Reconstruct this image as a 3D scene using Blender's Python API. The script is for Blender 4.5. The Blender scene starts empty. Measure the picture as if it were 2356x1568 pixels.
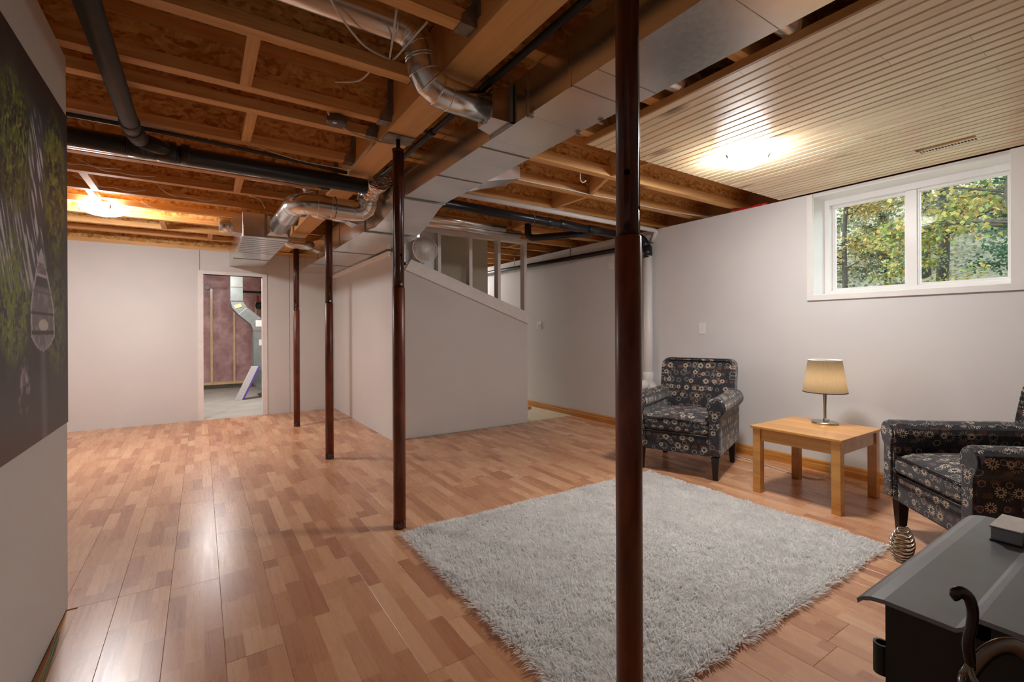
import bpy, bmesh, math, random
import numpy as np
from mathutils import Vector, Matrix
random.seed(7); rng = np.random.default_rng(7)
S = bpy.context.scene
COL = S.collection
PI = math.pi
R = math.radians

# ------------------------------------------------------------------ camera, world, large lights, exposure
F_PX = 1080.0
cam_d = bpy.data.cameras.new('camera'); cam = bpy.data.objects.new('camera', cam_d); COL.objects.link(cam)
cam_d.sensor_fit = 'HORIZONTAL'; cam_d.sensor_width = 36.0
cam_d.lens = 36.0 * F_PX / 2356.0
cam_d.shift_y = -(784.0 - 760.0) / 2356.0
cam_d.clip_start = 0.05; cam_d.clip_end = 200
YAW, ROLL = R(33.53), R(-0.225)
_F = Vector((math.sin(YAW), math.cos(YAW), 0)); _R0 = Vector((math.cos(YAW), -math.sin(YAW), 0)); _U0 = Vector((0, 0, 1))
_R = _R0 * math.cos(ROLL) + _U0 * math.sin(ROLL); _U = -_R0 * math.sin(ROLL) + _U0 * math.cos(ROLL)
cam.matrix_world = Matrix(((_R.x, _U.x, -_F.x, 0), (_R.y, _U.y, -_F.y, 0), (_R.z, _U.z, -_F.z, 1.2), (0, 0, 0, 1)))
S.camera = cam

w = bpy.data.worlds.new('overcast_sky'); S.world = w; w.use_nodes = True
w.node_tree.nodes['Background'].inputs[0].default_value = (0.86, 0.93, 1.0, 1)
w.node_tree.nodes['Background'].inputs[1].default_value = 1.4

DOME = 40.0          # emission of every lit dome lamp glass (all lamps alike)

S.view_settings.view_transform = 'Standard'; S.view_settings.look = 'None'
S.view_settings.exposure = 1.98; S.view_settings.gamma = 1.0; S.view_settings.use_curve_mapping = False

# ------------------------------------------------------------------ helpers
def srgb(h, a=1.0):
    if isinstance(h, str):
        c = [int(h[i:i + 2], 16) / 255 for i in (0, 2, 4)]
    else: c = list(h)
    return tuple((x / 12.92 if x <= .04045 else ((x + .055) / 1.055) ** 2.4) for x in c) + (a,)

class MB:
    def __init__(s): s.v = []; s.f = []; s.sm = []; s.mi = []
    def add(s, vs, fs, smooth=False, mi=0):
        o = len(s.v); s.v += [tuple(p) for p in vs]
        for f in fs: s.f.append(tuple(i + o for i in f)); s.sm.append(smooth); s.mi.append(mi)
        return s
    def box(s, x0, x1, y0, y1, z0, z1, mi=0):
        v = [(x, y, z) for x in (x0, x1) for y in (y0, y1) for z in (z0, z1)]
        return s.add(v, [(0, 1, 3, 2), (4, 6, 7, 5), (0, 4, 5, 1), (2, 3, 7, 6), (0, 2, 6, 4), (1, 5, 7, 3)], mi=mi)
    def hexa(s, b, t, mi=0):       # bottom 4 and top 4 points, counter-clockwise
        return s.add(list(b) + list(t), [(3, 2, 1, 0), (4, 5, 6, 7), (0, 1, 5, 4), (1, 2, 6, 5), (2, 3, 7, 6), (3, 0, 4, 7)], mi=mi)
    def prism(s, poly, axis, a, b, mi=0, smooth=False):   # poly in the two other axes (cyclic order kept)
        def p3(p, t):
            return (t, p[0], p[1]) if axis == 'x' else ((p[0], t, p[1]) if axis == 'y' else (p[0], p[1], t))
        n = len(poly)
        vs = [p3(p, a) for p in poly] + [p3(p, b) for p in poly]
        s.add(vs, [tuple(range(n))[::-1], tuple(range(n, 2 * n))], mi=mi)
        o = len(s.v) - 2 * n
        for i in range(n):
            j = (i + 1) % n; s.f.append((o + i, o + j, o + n + j, o + n + i)); s.sm.append(smooth); s.mi.append(mi)
        return s
    def loft(s, rings, closed=True, caps=True, smooth=True, mi=0):
        n = len(rings[0]); vs = [p for r in rings for p in r]; fs = []
        for k in range(len(rings) - 1):
            for i in range(n if closed else n - 1):
                j = (i + 1) % n; fs.append((k * n + i, k * n + j, (k + 1) * n + j, (k + 1) * n + i))
        o = len(s.v); s.add(vs, fs, smooth, mi)
        if caps and closed:
            s.f.append(tuple(o + i for i in range(n))[::-1]); s.sm.append(False); s.mi.append(mi)
            s.f.append(tuple(o + (len(rings) - 1) * n + i for i in range(n))); s.sm.append(False); s.mi.append(mi)
        return s
    def tube(s, path, r, n=12, caps=True, smooth=True, mi=0, flat=1.0):
        P = [Vector(p) for p in path]; m = len(P)
        rr = r if isinstance(r, (list, tuple)) else [r] * m
        T = []
        for i in range(m):
            a = (P[i] - P[i - 1]).normalized() if i else None
            b = (P[i + 1] - P[i]).normalized() if i < m - 1 else None
            t = (a + b) if a and b else (a or b)
            T.append(t.normalized() if t.length > 1e-6 else (a or b))
        up = Vector((0, 0, 1)) if abs(T[0].z) < .9 else Vector((0, 1, 0))
        N = (up - T[0] * up.dot(T[0])).normalized(); rings = []
        for i in range(m):
            N = (N - T[i] * N.dot(T[i])).normalized(); B = T[i].cross(N)
            sc = 1.0
            if 0 < i < m - 1:
                c = (P[i] - P[i - 1]).normalized().dot(T[i]); sc = 1 / max(c, .5)
                bend = ((P[i + 1] - P[i]).normalized() - (P[i] - P[i - 1]).normalized())
                bd = bend.normalized() if bend.length > 1e-5 else None
            else: bd = None
            ring = []
            for k in range(n):
                q = N * math.cos(2 * PI * k / n) * rr[i] + B * math.sin(2 * PI * k / n) * rr[i] * flat
                if bd: q = q + bd * (q.dot(bd) * (sc - 1))
                ring.append(P[i] + q)
            rings.append(ring)
        return s.loft(rings, True, caps, smooth, mi)
    def lathe(s, prof, c=(0, 0, 0), n=32, smooth=True, mi=0, caps=True, axis='z'):
        rings = []
        for r, z in prof:
            if axis == 'z': rings.append([(c[0] + r * math.cos(2 * PI * k / n), c[1] + r * math.sin(2 * PI * k / n), c[2] + z) for k in range(n)])
            elif axis == 'y': rings.append([(c[0] + r * math.cos(2 * PI * k / n), c[1] + z, c[2] - r * math.sin(2 * PI * k / n)) for k in range(n)])
            else: rings.append([(c[0] + z, c[1] + r * math.cos(2 * PI * k / n), c[2] + r * math.sin(2 * PI * k / n)) for k in range(n)])
        return s.loft(rings, True, caps, smooth, mi)
    def mesh(s, name, mats, uv=False):
        me = bpy.data.meshes.new(name); me.from_pydata(s.v, [], s.f)
        me.polygons.foreach_set('use_smooth', s.sm)
        if not isinstance(mats, (list, tuple)): mats = [mats]
        for m in mats: me.materials.append(m)
        if len(mats) > 1: me.polygons.foreach_set('material_index', s.mi)
        me.update()
        if uv:
            L = me.uv_layers.new(name='UVMap')
            for p in me.polygons:
                n = p.normal; ax = max(range(3), key=lambda i: abs(n[i]))
                for li in p.loop_indices:
                    c = me.vertices[me.loops[li].vertex_index].co
                    L.data[li].uv = (c.y, c.z) if ax == 0 else ((c.x, c.z) if ax == 1 else (c.x, c.y))
        return me
    def build(s, name, mats, parent=None, bevel=0, seg=2, uv=False, loc=None, fix=True):
        me = s.mesh(name, mats, uv)
        if fix:
            bm = bmesh.new(); bm.from_mesh(me); bmesh.ops.recalc_face_normals(bm, faces=bm.faces); bm.to_mesh(me); bm.free()
        o = bpy.data.objects.new(name, me); COL.objects.link(o)
        if parent: put(o, parent)
        if loc: o.location = loc
        if bevel:
            b = o.modifiers.new('bevel', 'BEVEL'); b.width = bevel; b.segments = seg; b.limit_method = 'ANGLE'; b.angle_limit = R(35)
            b.harden_normals = False
        return o

LOCAL = set()                                  # roots whose parts are written in local coordinates
def put(o, parent):
    o.parent = parent
    if parent.name not in LOCAL and not (parent.parent):
        o.location = -parent.location           # parts written in room coordinates under an Empty at the base
def tag(o, label, cat, group=None):
    o['label'] = label; o['category'] = cat
    if group: o['group'] = group
    return o
def thing(name, label, cat, loc=(0, 0, 0), rz=0, group=None, local=False):
    o = bpy.data.objects.new(name, None); COL.objects.link(o); o.location = loc; o.rotation_euler = (0, 0, rz)
    o.empty_display_size = .1
    if local: LOCAL.add(o.name)
    return tag(o, label, cat, group)
def struct(o, label=None, cat=None):
    o['kind'] = 'structure'
    if label: o['label'] = label
    if cat: o['category'] = cat
    return o
def bend(pts, r, n=6):                          # polyline with rounded corners
    P = [Vector(p) for p in pts]; out = [P[0]]
    for i in range(1, len(P) - 1):
        a = (P[i - 1] - P[i]); b = (P[i + 1] - P[i]); d = min(r, a.length * .49, b.length * .49)
        a = P[i] + a.normalized() * d; b = P[i] + b.normalized() * d
        for k in range(n + 1):
            t = k / n; out.append(a * (1 - t) ** 2 + P[i] * 2 * t * (1 - t) + b * t * t)
    out.append(P[-1]); return out
def arc(c, r, a0, a1, n, plane='xz'):
    return [(c[0] + r * math.cos(a0 + (a1 - a0) * k / n), c[1] + r * math.sin(a0 + (a1 - a0) * k / n)) for k in range(n + 1)]

# ------------------------------------------------------------------ materials
class NT:
    def __init__(s, name):
        s.m = bpy.data.materials.new(name); s.m.use_nodes = True; s.t = s.m.node_tree
        s.b = s.t.nodes['Principled BSDF']; s.out = s.t.nodes['Material Output']
    def n(s, ty, ins=None, **pr):
        nd = s.t.nodes.new(ty)
        for k, v in pr.items(): setattr(nd, k, v)
        for k, v in (ins or {}).items(): s.set(nd.inputs[k], v)
        return nd
    def set(s, sock, v):
        if hasattr(v, 'is_linked') and hasattr(v, 'node'): s.t.links.new(v, sock)
        else: sock.default_value = v
    def math(s, op, a, b=None, c=None, clamp=False):
        nd = s.n('ShaderNodeMath', operation=op, use_clamp=clamp); s.set(nd.inputs[0], a)
        if b is not None: s.set(nd.inputs[1], b)
        if c is not None: s.set(nd.inputs[2], c)
        return nd.outputs[0]
    def mix(s, f, a, b, bt='MIX'):
        nd = s.n('ShaderNodeMix', data_type='RGBA', blend_type=bt); s.set(nd.inputs[0], f); s.set(nd.inputs[6], a); s.set(nd.inputs[7], b); return nd.outputs[2]
    def ramp(s, f, stops, interp='LINEAR'):
        nd = s.n('ShaderNodeValToRGB'); s.set(nd.inputs[0], f); cr = nd.color_ramp; cr.interpolation = interp
        while len(cr.elements) < len(stops): cr.elements.new(.5)
        for e, (p, c) in zip(cr.elements, stops): e.position = p; e.color = c
        return nd.outputs[0]
    def pos(s): return s.n('ShaderNodeNewGeometry').outputs['Position']
    def map(s, v, sc=(1, 1, 1), loc=(0, 0, 0), rot=(0, 0, 0)):
        return s.n('ShaderNodeMapping', {'Vector': v, 'Scale': sc, 'Location': loc, 'Rotation': rot}).outputs[0]
    def noise(s, v, scale, detail=3, rough=.5, dist=0):
        return s.n('ShaderNodeTexNoise', {'Vector': v, 'Scale': scale, 'Detail': detail, 'Roughness': rough, 'Distortion': dist}).outputs[0]
    def bump(s, h, st=.3, d=.01):
        s.t.links.new(s.n('ShaderNodeBump', {'Height': h, 'Strength': st, 'Distance': d}).outputs[0], s.b.inputs['Normal'])
    def P(s, **k):
        for a, v in k.items(): s.set(s.b.inputs[a.replace('_', ' ')], v)
        return s.m

def plain(name, col, rough=.5, metal=0.0, var=.08, scale=6, bump=0.0, bscale=60, spec=.5, coat=0):
    t = NT(name); c = srgb(col); p = t.pos()
    f = t.noise(p, scale, 3)
    d = tuple(x * (1 - var) for x in c[:3]) + (1,); l = tuple(min(1, x * (1 + var)) for x in c[:3]) + (1,)
    t.P(Base_Color=t.ramp(f, [(.3, d), (.7, l)]), Roughness=rough, Metallic=metal)
    t.b.inputs['Specular IOR Level'].default_value = spec
    if coat: t.b.inputs['Coat Weight'].default_value = coat
    if bump: t.bump(t.noise(p, bscale, 3), bump, .004)
    return t.m

def wood(name, dark, light, along='x', rough=.55, ring=26, knots=True, spec=.4, jitter=True, streak=.55, coat=0, knotcol=None, flatz=False):
    t = NT(name); p = t.pos()
    rnd = t.n('ShaderNodeObjectInfo').outputs['Random']
    off = t.n('ShaderNodeCombineXYZ', {0: t.math('MULTIPLY', rnd, 37.0), 1: t.math('MULTIPLY', rnd, 91.0), 2: t.math('MULTIPLY', rnd, 17.0)}).outputs[0]
    pp = t.n('ShaderNodeVectorMath', {0: p, 1: off}, operation='ADD').outputs[0] if jitter else p
    i = 'xyz'.index(along); sc = [1, 1, 1]; sc[i] = .06
    g = t.noise(t.map(pp, sc), ring, 5, .6, .6)
    sc2 = [1, 1, 1]; sc2[i] = .02
    fine = t.noise(t.map(pp, sc2), 160, 2, .5)
    f = t.math('ADD', t.math('MULTIPLY', g, 1 - streak * .5), t.math('MULTIPLY', fine, streak * .5))
    f = t.math('ADD', f, t.math('MULTIPLY', t.math('SUBTRACT', rnd, .5), .22))
    col = t.ramp(f, [(.32, srgb(dark)), (.66, srgb(light))])
    if knots:
        sc3 = [1, 1, 0 if flatz else 1]; sc3[i] = .35
        vo = t.n('ShaderNodeTexVoronoi', {'Vector': t.map(pp, sc3), 'Scale': 4.2, 'Randomness': 1.0}).outputs['Distance']
        k = t.math('MULTIPLY', t.n('ShaderNodeMapRange', {0: vo, 1: .16, 2: .06, 3: 0.0, 4: 1.0}).outputs[0], .75)
        kc = srgb(knotcol) if knotcol else tuple(x * .25 for x in srgb(dark)[:3]) + (1,)
        col = t.mix(k, col, kc)
    t.P(Base_Color=col, Roughness=rough); t.b.inputs['Specular IOR Level'].default_value = spec
    if coat: t.b.inputs['Coat Weight'].default_value = coat; t.b.inputs['Coat Roughness'].default_value = .2
    t.bump(f, .12, .003)
    return t.m

def osb(name, c0, c1, c2):
    t = NT(name); p = t.pos()
    wob = t.n('ShaderNodeTexNoise', {'Vector': p, 'Scale': 7.0}).outputs[1]
    a = t.n('ShaderNodeVectorMath', {0: p, 1: t.n('ShaderNodeVectorMath', {0: wob, 1: (.09, .09, .09)}, operation='MULTIPLY').outputs[0]}, operation='ADD').outputs[0]
    v1 = t.n('ShaderNodeTexVoronoi', {'Vector': t.map(a, (16, 44, 46), rot=(.2, .5, .4)), 'Scale': 1.0}).outputs['Color']
    v2 = t.n('ShaderNodeTexVoronoi', {'Vector': t.map(a, (44, 15, 52), rot=(.6, .2, -.5)), 'Scale': 1.0}).outputs['Color']
    x1 = t.n('ShaderNodeSeparateColor', {0: v1}).outputs[0]; x2 = t.n('ShaderNodeSeparateColor', {0: v2}).outputs[1]
    f = t.math('ADD', t.math('MULTIPLY', x1, .5), t.math('MULTIPLY', x2, .5))
    col = t.ramp(f, [(.12, srgb(c0)), (.42, srgb(c1)), (.85, srgb(c2))])
    st = t.noise(t.map(a, (22, 60, 90), rot=(.3, .9, .2)), 1.2, 4, .7)
    col = t.mix(t.math('MULTIPLY', t.math('GREATER_THAN', st, .68), .45), col, srgb('5a3216'))
    t.P(Base_Color=col, Roughness=.65); t.b.inputs['Specular IOR Level'].default_value = .25
    t.bump(f, .25, .004)
    return t.m

def emit(name, col, st):
    t = NT(name); e = t.n('ShaderNodeEmission', {0: srgb(col), 1: st}); t.t.links.new(e.outputs[0], t.out.inputs[0]); return t.m

M = {}
M['drywall'] = plain('drywall_primer', 'dcdad7', .75, var=.03, scale=1.5, bump=.06, bscale=90, spec=.3)
M['drywall_grey'] = plain('grey_wall_paint', 'dddcdb', .6, var=.03, scale=1.2, bump=.08, bscale=120, spec=.35)
M['cream'] = plain('cream_wall_paint', 'ddd4bf', .65, var=.03, scale=1.2)
M['white'] = plain('white_gloss_paint', 'efedea', .35, var=.02)
M['whitewood'] = plain('white_painted_board', 'efebe7', .5, var=.04, scale=9, bump=.05)
M['joist'] = wood('joist_lumber', 'c68744', 'ebb97a', 'x', .6)
M['joist_y'] = wood('blocking_lumber', 'c68744', 'ebb97a', 'y', .6)
M['beam'] = wood('beam_veneer', 'cf9250', 'e6b474', 'y', .5, ring=9, knots=False, jitter=False)
M['web'] = osb('strand_board_web', 'b0732f', 'd9a055', 'f0c888')
M['subfloor'] = osb('strand_board_subfloor', 'b0732f', 'd9a055', 'f0c888')
M['rim'] = plain('rim_poly', 'b8916f', .45, var=.15, scale=5)
M['pine'] = wood('knotty_pine', 'dfc090', 'f3e0ba', 'y', .3, ring=12, knots=True, spec=.5, coat=.25, knotcol='6b4a30', flatz=True)
M['pine_dark'] = wood('pine_edge', 'a06a34', 'bf8a4e', 'y', .5, knots=False)
M['honey'] = wood('honey_pine', 'b5752a', 'd9a052', 'y', .3, ring=14, knots=False, spec=.5, coat=.3)
M['oak'] = wood('oak_trim', 'a2601f', 'd2934a', 'y', .35, ring=30, knots=False, coat=.2)
M['galv'] = None
t = NT('galvanized_steel'); p = t.pos()
sp = t.n('ShaderNodeTexVoronoi', {'Vector': p, 'Scale': 45.0}).outputs['Distance']
big = t.noise(p, 3.0, 3)
t.P(Base_Color=t.ramp(big, [(.3, (.66, .66, .65, 1)), (.7, (.80, .80, .79, 1))]), Metallic=1.0, Roughness=t.math('ADD', t.math('MULTIPLY', sp, .04), .2))
t.bump(big, .05, .02); M['galv'] = t.m
M['galv_dull'] = plain('dull_galvanized', '9aa3a2', .5, .7, var=.12, scale=8)
M['foil'] = NT('crinkled_foil'); t = M['foil']; p = t.pos()
cr = t.n('ShaderNodeTexVoronoi', {'Vector': t.map(p, (45, 45, 70)), 'Scale': 1.0}).outputs['Distance']
t.P(Base_Color=(.7, .68, .65, 1), Metallic=1.0, Roughness=.22); t.bump(cr, .45, .012); M['foil'] = t.m
M['abs'] = plain('black_abs_plastic', '1d1e20', .32, var=.2, scale=12)
M['abs_dusty'] = plain('dusty_abs_plastic', '3a3733', .5, var=.25, scale=9)
M['blackpipe'] = plain('black_steel_pipe', '1a1817', .45, .3, var=.3, scale=10)
M['pvc'] = plain('white_pvc', 'e9e7e3', .4, var=.02)
M['green_cable'] = plain('green_cable', '2f6b58', .4)
M['wire'] = plain('wire_jacket', 'd9d2c6', .5, var=.04)
M['hanger'] = plain('hanger_steel', '857d70', .5, .3, var=.25, scale=20)
M['steel'] = plain('brushed_steel', 'b9b4ac', .3, 1.0, var=.08)
t = NT('oxide_red_paint'); p = t.pos()
nz = t.noise(t.map(p, (1, 1, .25)), 22, 4, .65)
col = t.ramp(nz, [(.3, srgb('2c150e')), (.65, srgb('5e2e20'))])
t.P(Base_Color=col, Roughness=t.math('ADD', t.math('MULTIPLY', nz, .2), .25)); t.bump(t.noise(p, 70, 3), .12, .002); M['post'] = t.m
t = NT('red_primer_paint'); p = t.pos(); nz = t.noise(t.map(p, (1, 1, .3)), 18, 4, .65)
t.P(Base_Color=t.ramp(nz, [(.3, srgb('4f2114')), (.66, srgb('7e4029'))]), Roughness=t.math('ADD', t.math('MULTIPLY', nz, .2), .28)); M['post_lower'] = t.m
t = NT('scuffed_red_paint'); p = t.pos()
nz = t.noise(p, 55, 4, .7); col = t.ramp(nz, [(.42, srgb('151110')), (.55, srgb('5c2a1c')), (.7, srgb('9a9187'))])
t.P(Base_Color=col, Roughness=.7); M['post_foot'] = t.m

# three strip laminate
t = NT('laminate_floor'); p = t.pos(); SX = 0.1935
sep = t.n('ShaderNodeSeparateXYZ', {0: p})
rnd = t.n('ShaderNodeObjectInfo').outputs['Random']
st = t.math('FLOOR', t.math('DIVIDE', t.math('ADD', sep.outputs[0], 0.122 + 20 * SX), SX / 3))
r1 = t.n('ShaderNodeTexWhiteNoise', {'W': st}, noise_dimensions='1D').outputs['Value']
yy = t.math('DIVIDE', t.math('ADD', sep.outputs[1], t.math('MULTIPLY', r1, 7.0)), t.math('ADD', t.math('MULTIPLY', r1, .16), .27))
cell = t.math('FLOOR', yy)
v = t.n('ShaderNodeCombineXYZ', {0: st, 1: cell, 2: rnd}).outputs[0]
r2 = t.n('ShaderNodeTexWhiteNoise', {'Vector': v}, noise_dimensions='3D').outputs['Value']
base = t.ramp(r2, [(0, srgb('ad7350')), (.2, srgb('bc825c')), (.5, srgb('ca946c')), (.78, srgb('d4a077')), (1, srgb('dcac84'))])
gr = t.noise(t.map(t.n('ShaderNodeVectorMath', {0: p, 1: v}, operation='ADD').outputs[0], (1, .05, 1)), 60, 4, .6, .4)
col = t.mix(.09, base, t.ramp(gr, [(.3, srgb('bd8a64')), (.7, srgb('ecccb0'))]), 'MIX')
t.P(Base_Color=col, Roughness=t.math('ADD', t.math('MULTIPLY', gr, .12), .22)); t.b.inputs['Specular IOR Level'].default_value = .55
t.bump(gr, .03, .001); M['laminate'] = t.m
M['underlay'] = plain('dark_underlay', '3a2a20', .8)
M['concrete'] = plain('concrete', 'aeaca5', .8, var=.12, scale=3, bump=.15)
M['lino'] = plain('beige_vinyl', 'd9ccae', .45, var=.08, scale=10)

# patterned chair fabric
def fabric():
    t = NT('flower_patterned_fabric'); uv = t.n('ShaderNodeUVMap').outputs[0]
    col = t.ramp(t.noise(t.map(uv, (60, 14, 1)), 1.5, 3, .6), [(.35, srgb('1d1c22')), (.7, srgb('39383d'))])
    def layer(col, scale, off, c, kind, keep, seed):
        m = t.map(uv, (scale, scale, 1), off); s = t.n('ShaderNodeSeparateXYZ', {0: m})
        row = t.math('FLOOR', s.outputs[1])
        xs = t.math('ADD', s.outputs[0], t.math('MULTIPLY', row, .43))
        ix = t.math('FLOOR', xs)
        rn = t.n('ShaderNodeTexWhiteNoise', {'Vector': t.n('ShaderNodeCombineXYZ', {0: ix, 1: row, 2: seed}).outputs[0]}, noise_dimensions='3D')
        rc = t.n('ShaderNodeSeparateColor', {0: rn.outputs['Color']})
        px = t.math('ADD', t.math('SUBTRACT', t.math('SUBTRACT', xs, ix), .5), t.math('MULTIPLY', t.math('SUBTRACT', rc.outputs[0], .5), .2))
        py = t.math('ADD', t.math('SUBTRACT', t.math('SUBTRACT', s.outputs[1], row), .5), t.math('MULTIPLY', t.math('SUBTRACT', rc.outputs[1], .5), .2))
        r = t.math('SQRT', t.math('ADD', t.math('MULTIPLY', px, px), t.math('MULTIPLY', py, py)))
        th = t.math('ARCTAN2', py, px)
        sz = t.math('ADD', .72, t.math('MULTIPLY', rc.outputs[2], .4)); r = t.math('DIVIDE', r, sz)
        def band(a, b): return t.math('MULTIPLY', t.math('GREATER_THAN', r, a), t.math('LESS_THAN', r, b))
        def pet(n, k): return t.math('GREATER_THAN', t.math('COSINE', t.math('MULTIPLY', th, n)), k)
        if kind == 'gear': mk = t.math('MAXIMUM', band(.15, .20), t.math('MULTIPLY', band(.20, .35), pet(11, .15)))
        elif kind == 'dots': mk = t.math('MULTIPLY', band(.24, .31), pet(14, .1))
        elif kind == 'petal': mk = t.math('MULTIPLY', band(.19, .4), pet(11, .35))
        else:
            bx = t.math('SINE', t.math('MULTIPLY', px, 27)); by = t.math('SINE', t.math('MULTIPLY', py, 40))
            inr = t.math('MULTIPLY', t.math('LESS_THAN', t.math('ABSOLUTE', px), .36), t.math('LESS_THAN', t.math('ABSOLUTE', py), .2))
            mk = t.math('MULTIPLY', inr, t.math('GREATER_THAN', t.math('MULTIPLY', bx, by), .12))
        mk = t.math('MULTIPLY', mk, t.math('LESS_THAN', rn.outputs['Value'], keep))
        return t.mix(mk, col, srgb(c))
    col = layer(col, 17.0, (.2, .1, 0), '84583f', 'brick', .45, 3.0)
    col = layer(col, 14.0, (.55, .35, 0), '8d8679', 'petal', .38, 8.0)
    col = layer(col, 18.0, (.1, .7, 0), 'cfcac0', 'dots', .36, 5.0)
    col = layer(col, 14.5, (.0, .0, 0), 'cbbca4', 'gear', .5, 1.0)
    t.P(Base_Color=col, Roughness=.75); t.b.inputs['Specular IOR Level'].default_value = .3
    t.b.inputs['Sheen Weight'].default_value = .25
    t.bump(t.noise(t.map(uv, (25, 160, 1)), 1.0, 3), .35, .004)
    return t.m
M['fabric'] = fabric()
M['leg'] = plain('espresso_wood', '1c120e', .35, var=.15)
M['stove'] = plain('stove_black_paint', '1c1c1c', .55, .1, var=.08, scale=5)
M['stove_top'] = plain('stove_top_grey', '787c82', .36, .0, var=.14, scale=7)
t = NT('window_glass')
tr = t.n('ShaderNodeBsdfTransparent', {0: (.96, .98, .97, 1)}); gl = t.n('ShaderNodeBsdfGlossy', {'Roughness': .02})
fr = t.n('ShaderNodeFresnel', {0: 1.1}); mx = t.n('ShaderNodeMixShader', {0: fr.outputs[0], 1: tr.outputs[0], 2: gl.outputs[0]})
t.t.links.new(mx.outputs[0], t.out.inputs[0]); M['glass'] = t.m
M['dome'] = emit('lit_dome_glass', 'fcfbfd', DOME)

# ================================================================== THE SETTING
ZJ = 2.40; ZS = 2.64; XR = 4.38; YF = 7.64; XL = -0.49; YB = -2.7
# ---- floor: slab plus laminate boards
fl = struct(MB().box(-3.4, 4.7, YB - .1, 8.9, -.14, -.0085).build('floor', M['underlay']))
fl['label'] = 'orange brown three-strip laminate floor'
_bm = {}
def board_mesh(wd, ln):
    k = (round(wd, 3), round(ln, 2))
    if k not in _bm:
        g = .0004; b = .0008
        o = [(g, g), (wd - g, g), (wd - g, ln - g), (g, ln - g)]; i = [(g + b, g + b), (wd - g - b, g + b), (wd - g - b, ln - g - b), (g + b, ln - g - b)]
        _bm[k] = MB().loft([[(x, y, -.0084) for x, y in o], [(x, y, -b * .6) for x, y in o], [(x, y, 0) for x, y in i]], smooth=False).mesh('floor_board', M['laminate'])
    return _bm[k]
def lay(x0, wd, y0, y1, off):
    y = y0 - (off % 1.29)
    while y < y1 - .02:
        a = max(y, y0); b = min(y + 1.29, y1)
        if b - a > .03:
            o = bpy.data.objects.new('floor_board', board_mesh(wd, b - a)); COL.objects.link(o); o.parent = fl; o.location = (x0, a, 0)
        y += 1.29
k = -14
while True:
    x0 = -.122 + k * SX
    if x0 > XR: break
    x1 = min(x0 + SX, XR - .005); xc = (x0 + x1) / 2
    off = random.random() * 1.29
    if xc < XL - .06: y0, y1 = 2.0, YF
    elif xc < 1.74: y0, y1 = -.3, YF
    elif xc < 3.55: y0, y1 = -.3, 4.99
    else: y0, y1 = -.3, 5.06
    if k in (-1, -2): off = (y0 - 2.76) % 1.29
    if k == 0: off = (y0 - 2.70) % 1.29
    if k == -2:
        lay(-.452, x1 + .452, -.3, 2.76, 0.52); lay(x0, x1 - x0, 2.76, y1, 0)
    elif x0 > -2.4: lay(x0, x1 - x0, y0, y1, off)
    k += 1
rear = MB().box(-3.3, XR, YB, -.3, -.0085, 0).box(-3.3, -2.45, 2.0, YF, -.0085, 0).build('floor_rear', M['laminate'], fl)
MB().box(XL, -.44, -.3, 2.76, -.0084, -.004).build('floor_gap', M['oak'], fl)
struct(MB().box(3.56, XR, 5.06, 9.4, -.0085, .001).build('floor_hall', M['lino']), 'beige vinyl floor of the passage beside the stairs')
struct(MB().box(-3.4, 4.0, YF + .0, 12.0, -.15, -.0005).build('floor_utility', M['concrete']), 'bare concrete floor of the utility room')

# ---- walls
struct(MB().box(XL - .12, XL, YB, 2.79, 0, ZJ).build('wall_left', M['drywall']), 'grey partition wall end beside the camera')
struct(MB().box(-3.42, -3.3, YB - .1, 12, 0, ZS).build('wall_outer_left', M['drywall']))
DX0, DX1, DZ = .016, .752, 1.985
m = MB().box(-3.3, DX0, YF, YF + .11, 0, 2.0).box(-3.3, -.014, YF, YF + .11, 2.0, 2.31).box(-.010, DX0, YF, YF + .11, 2.0, 2.31).box(DX1, 1.098, YF, YF + .11, 0, 2.31).box(1.102, 1.80, YF, YF + .11, 0, 2.31).box(DX0, DX1, YF, YF + .11, DZ, 2.31)
wf = struct(m.build('wall_far', M['drywall']), 'primed drywall wall with an open doorway')
for x in (-.012, 1.1):
    MB().box(x - .003, x + .003, YF + .03, YF + .04, (2.0 if x < 0 else .0), 2.31).build('drywall_joint', M['drywall'], wf)
# door frame (white jamb)
df = struct(MB().box(DX0 - .05, DX0 + .012, YF - .012, YF + .12, 0, DZ + .05).build('door_1', M['whitewood']), 'white painted jamb of the open utility doorway')
MB().box(DX1 - .012, DX1 + .05, YF - .012, YF + .12, 0, DZ + .05).build('side_jamb', M['whitewood'], df)
MB().box(DX0 - .05, DX1 + .05, YF - .013, YF + .12, DZ, DZ + .045).build('head_jamb', M['whitewood'], df)
# top plate lumber over the far wall
tp = struct(MB().box(-3.3, 1.74, YF - .01, YF + .1, 2.31, 2.355).build('trim_1', M['joist']), 'raw lumber plate on top of the doorway wall')
struct(MB().box(-3.3, 1.74, YF + .06, YF + .1, 2.355, ZS).build('wall_far_gable', M['subfloor']))
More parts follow.
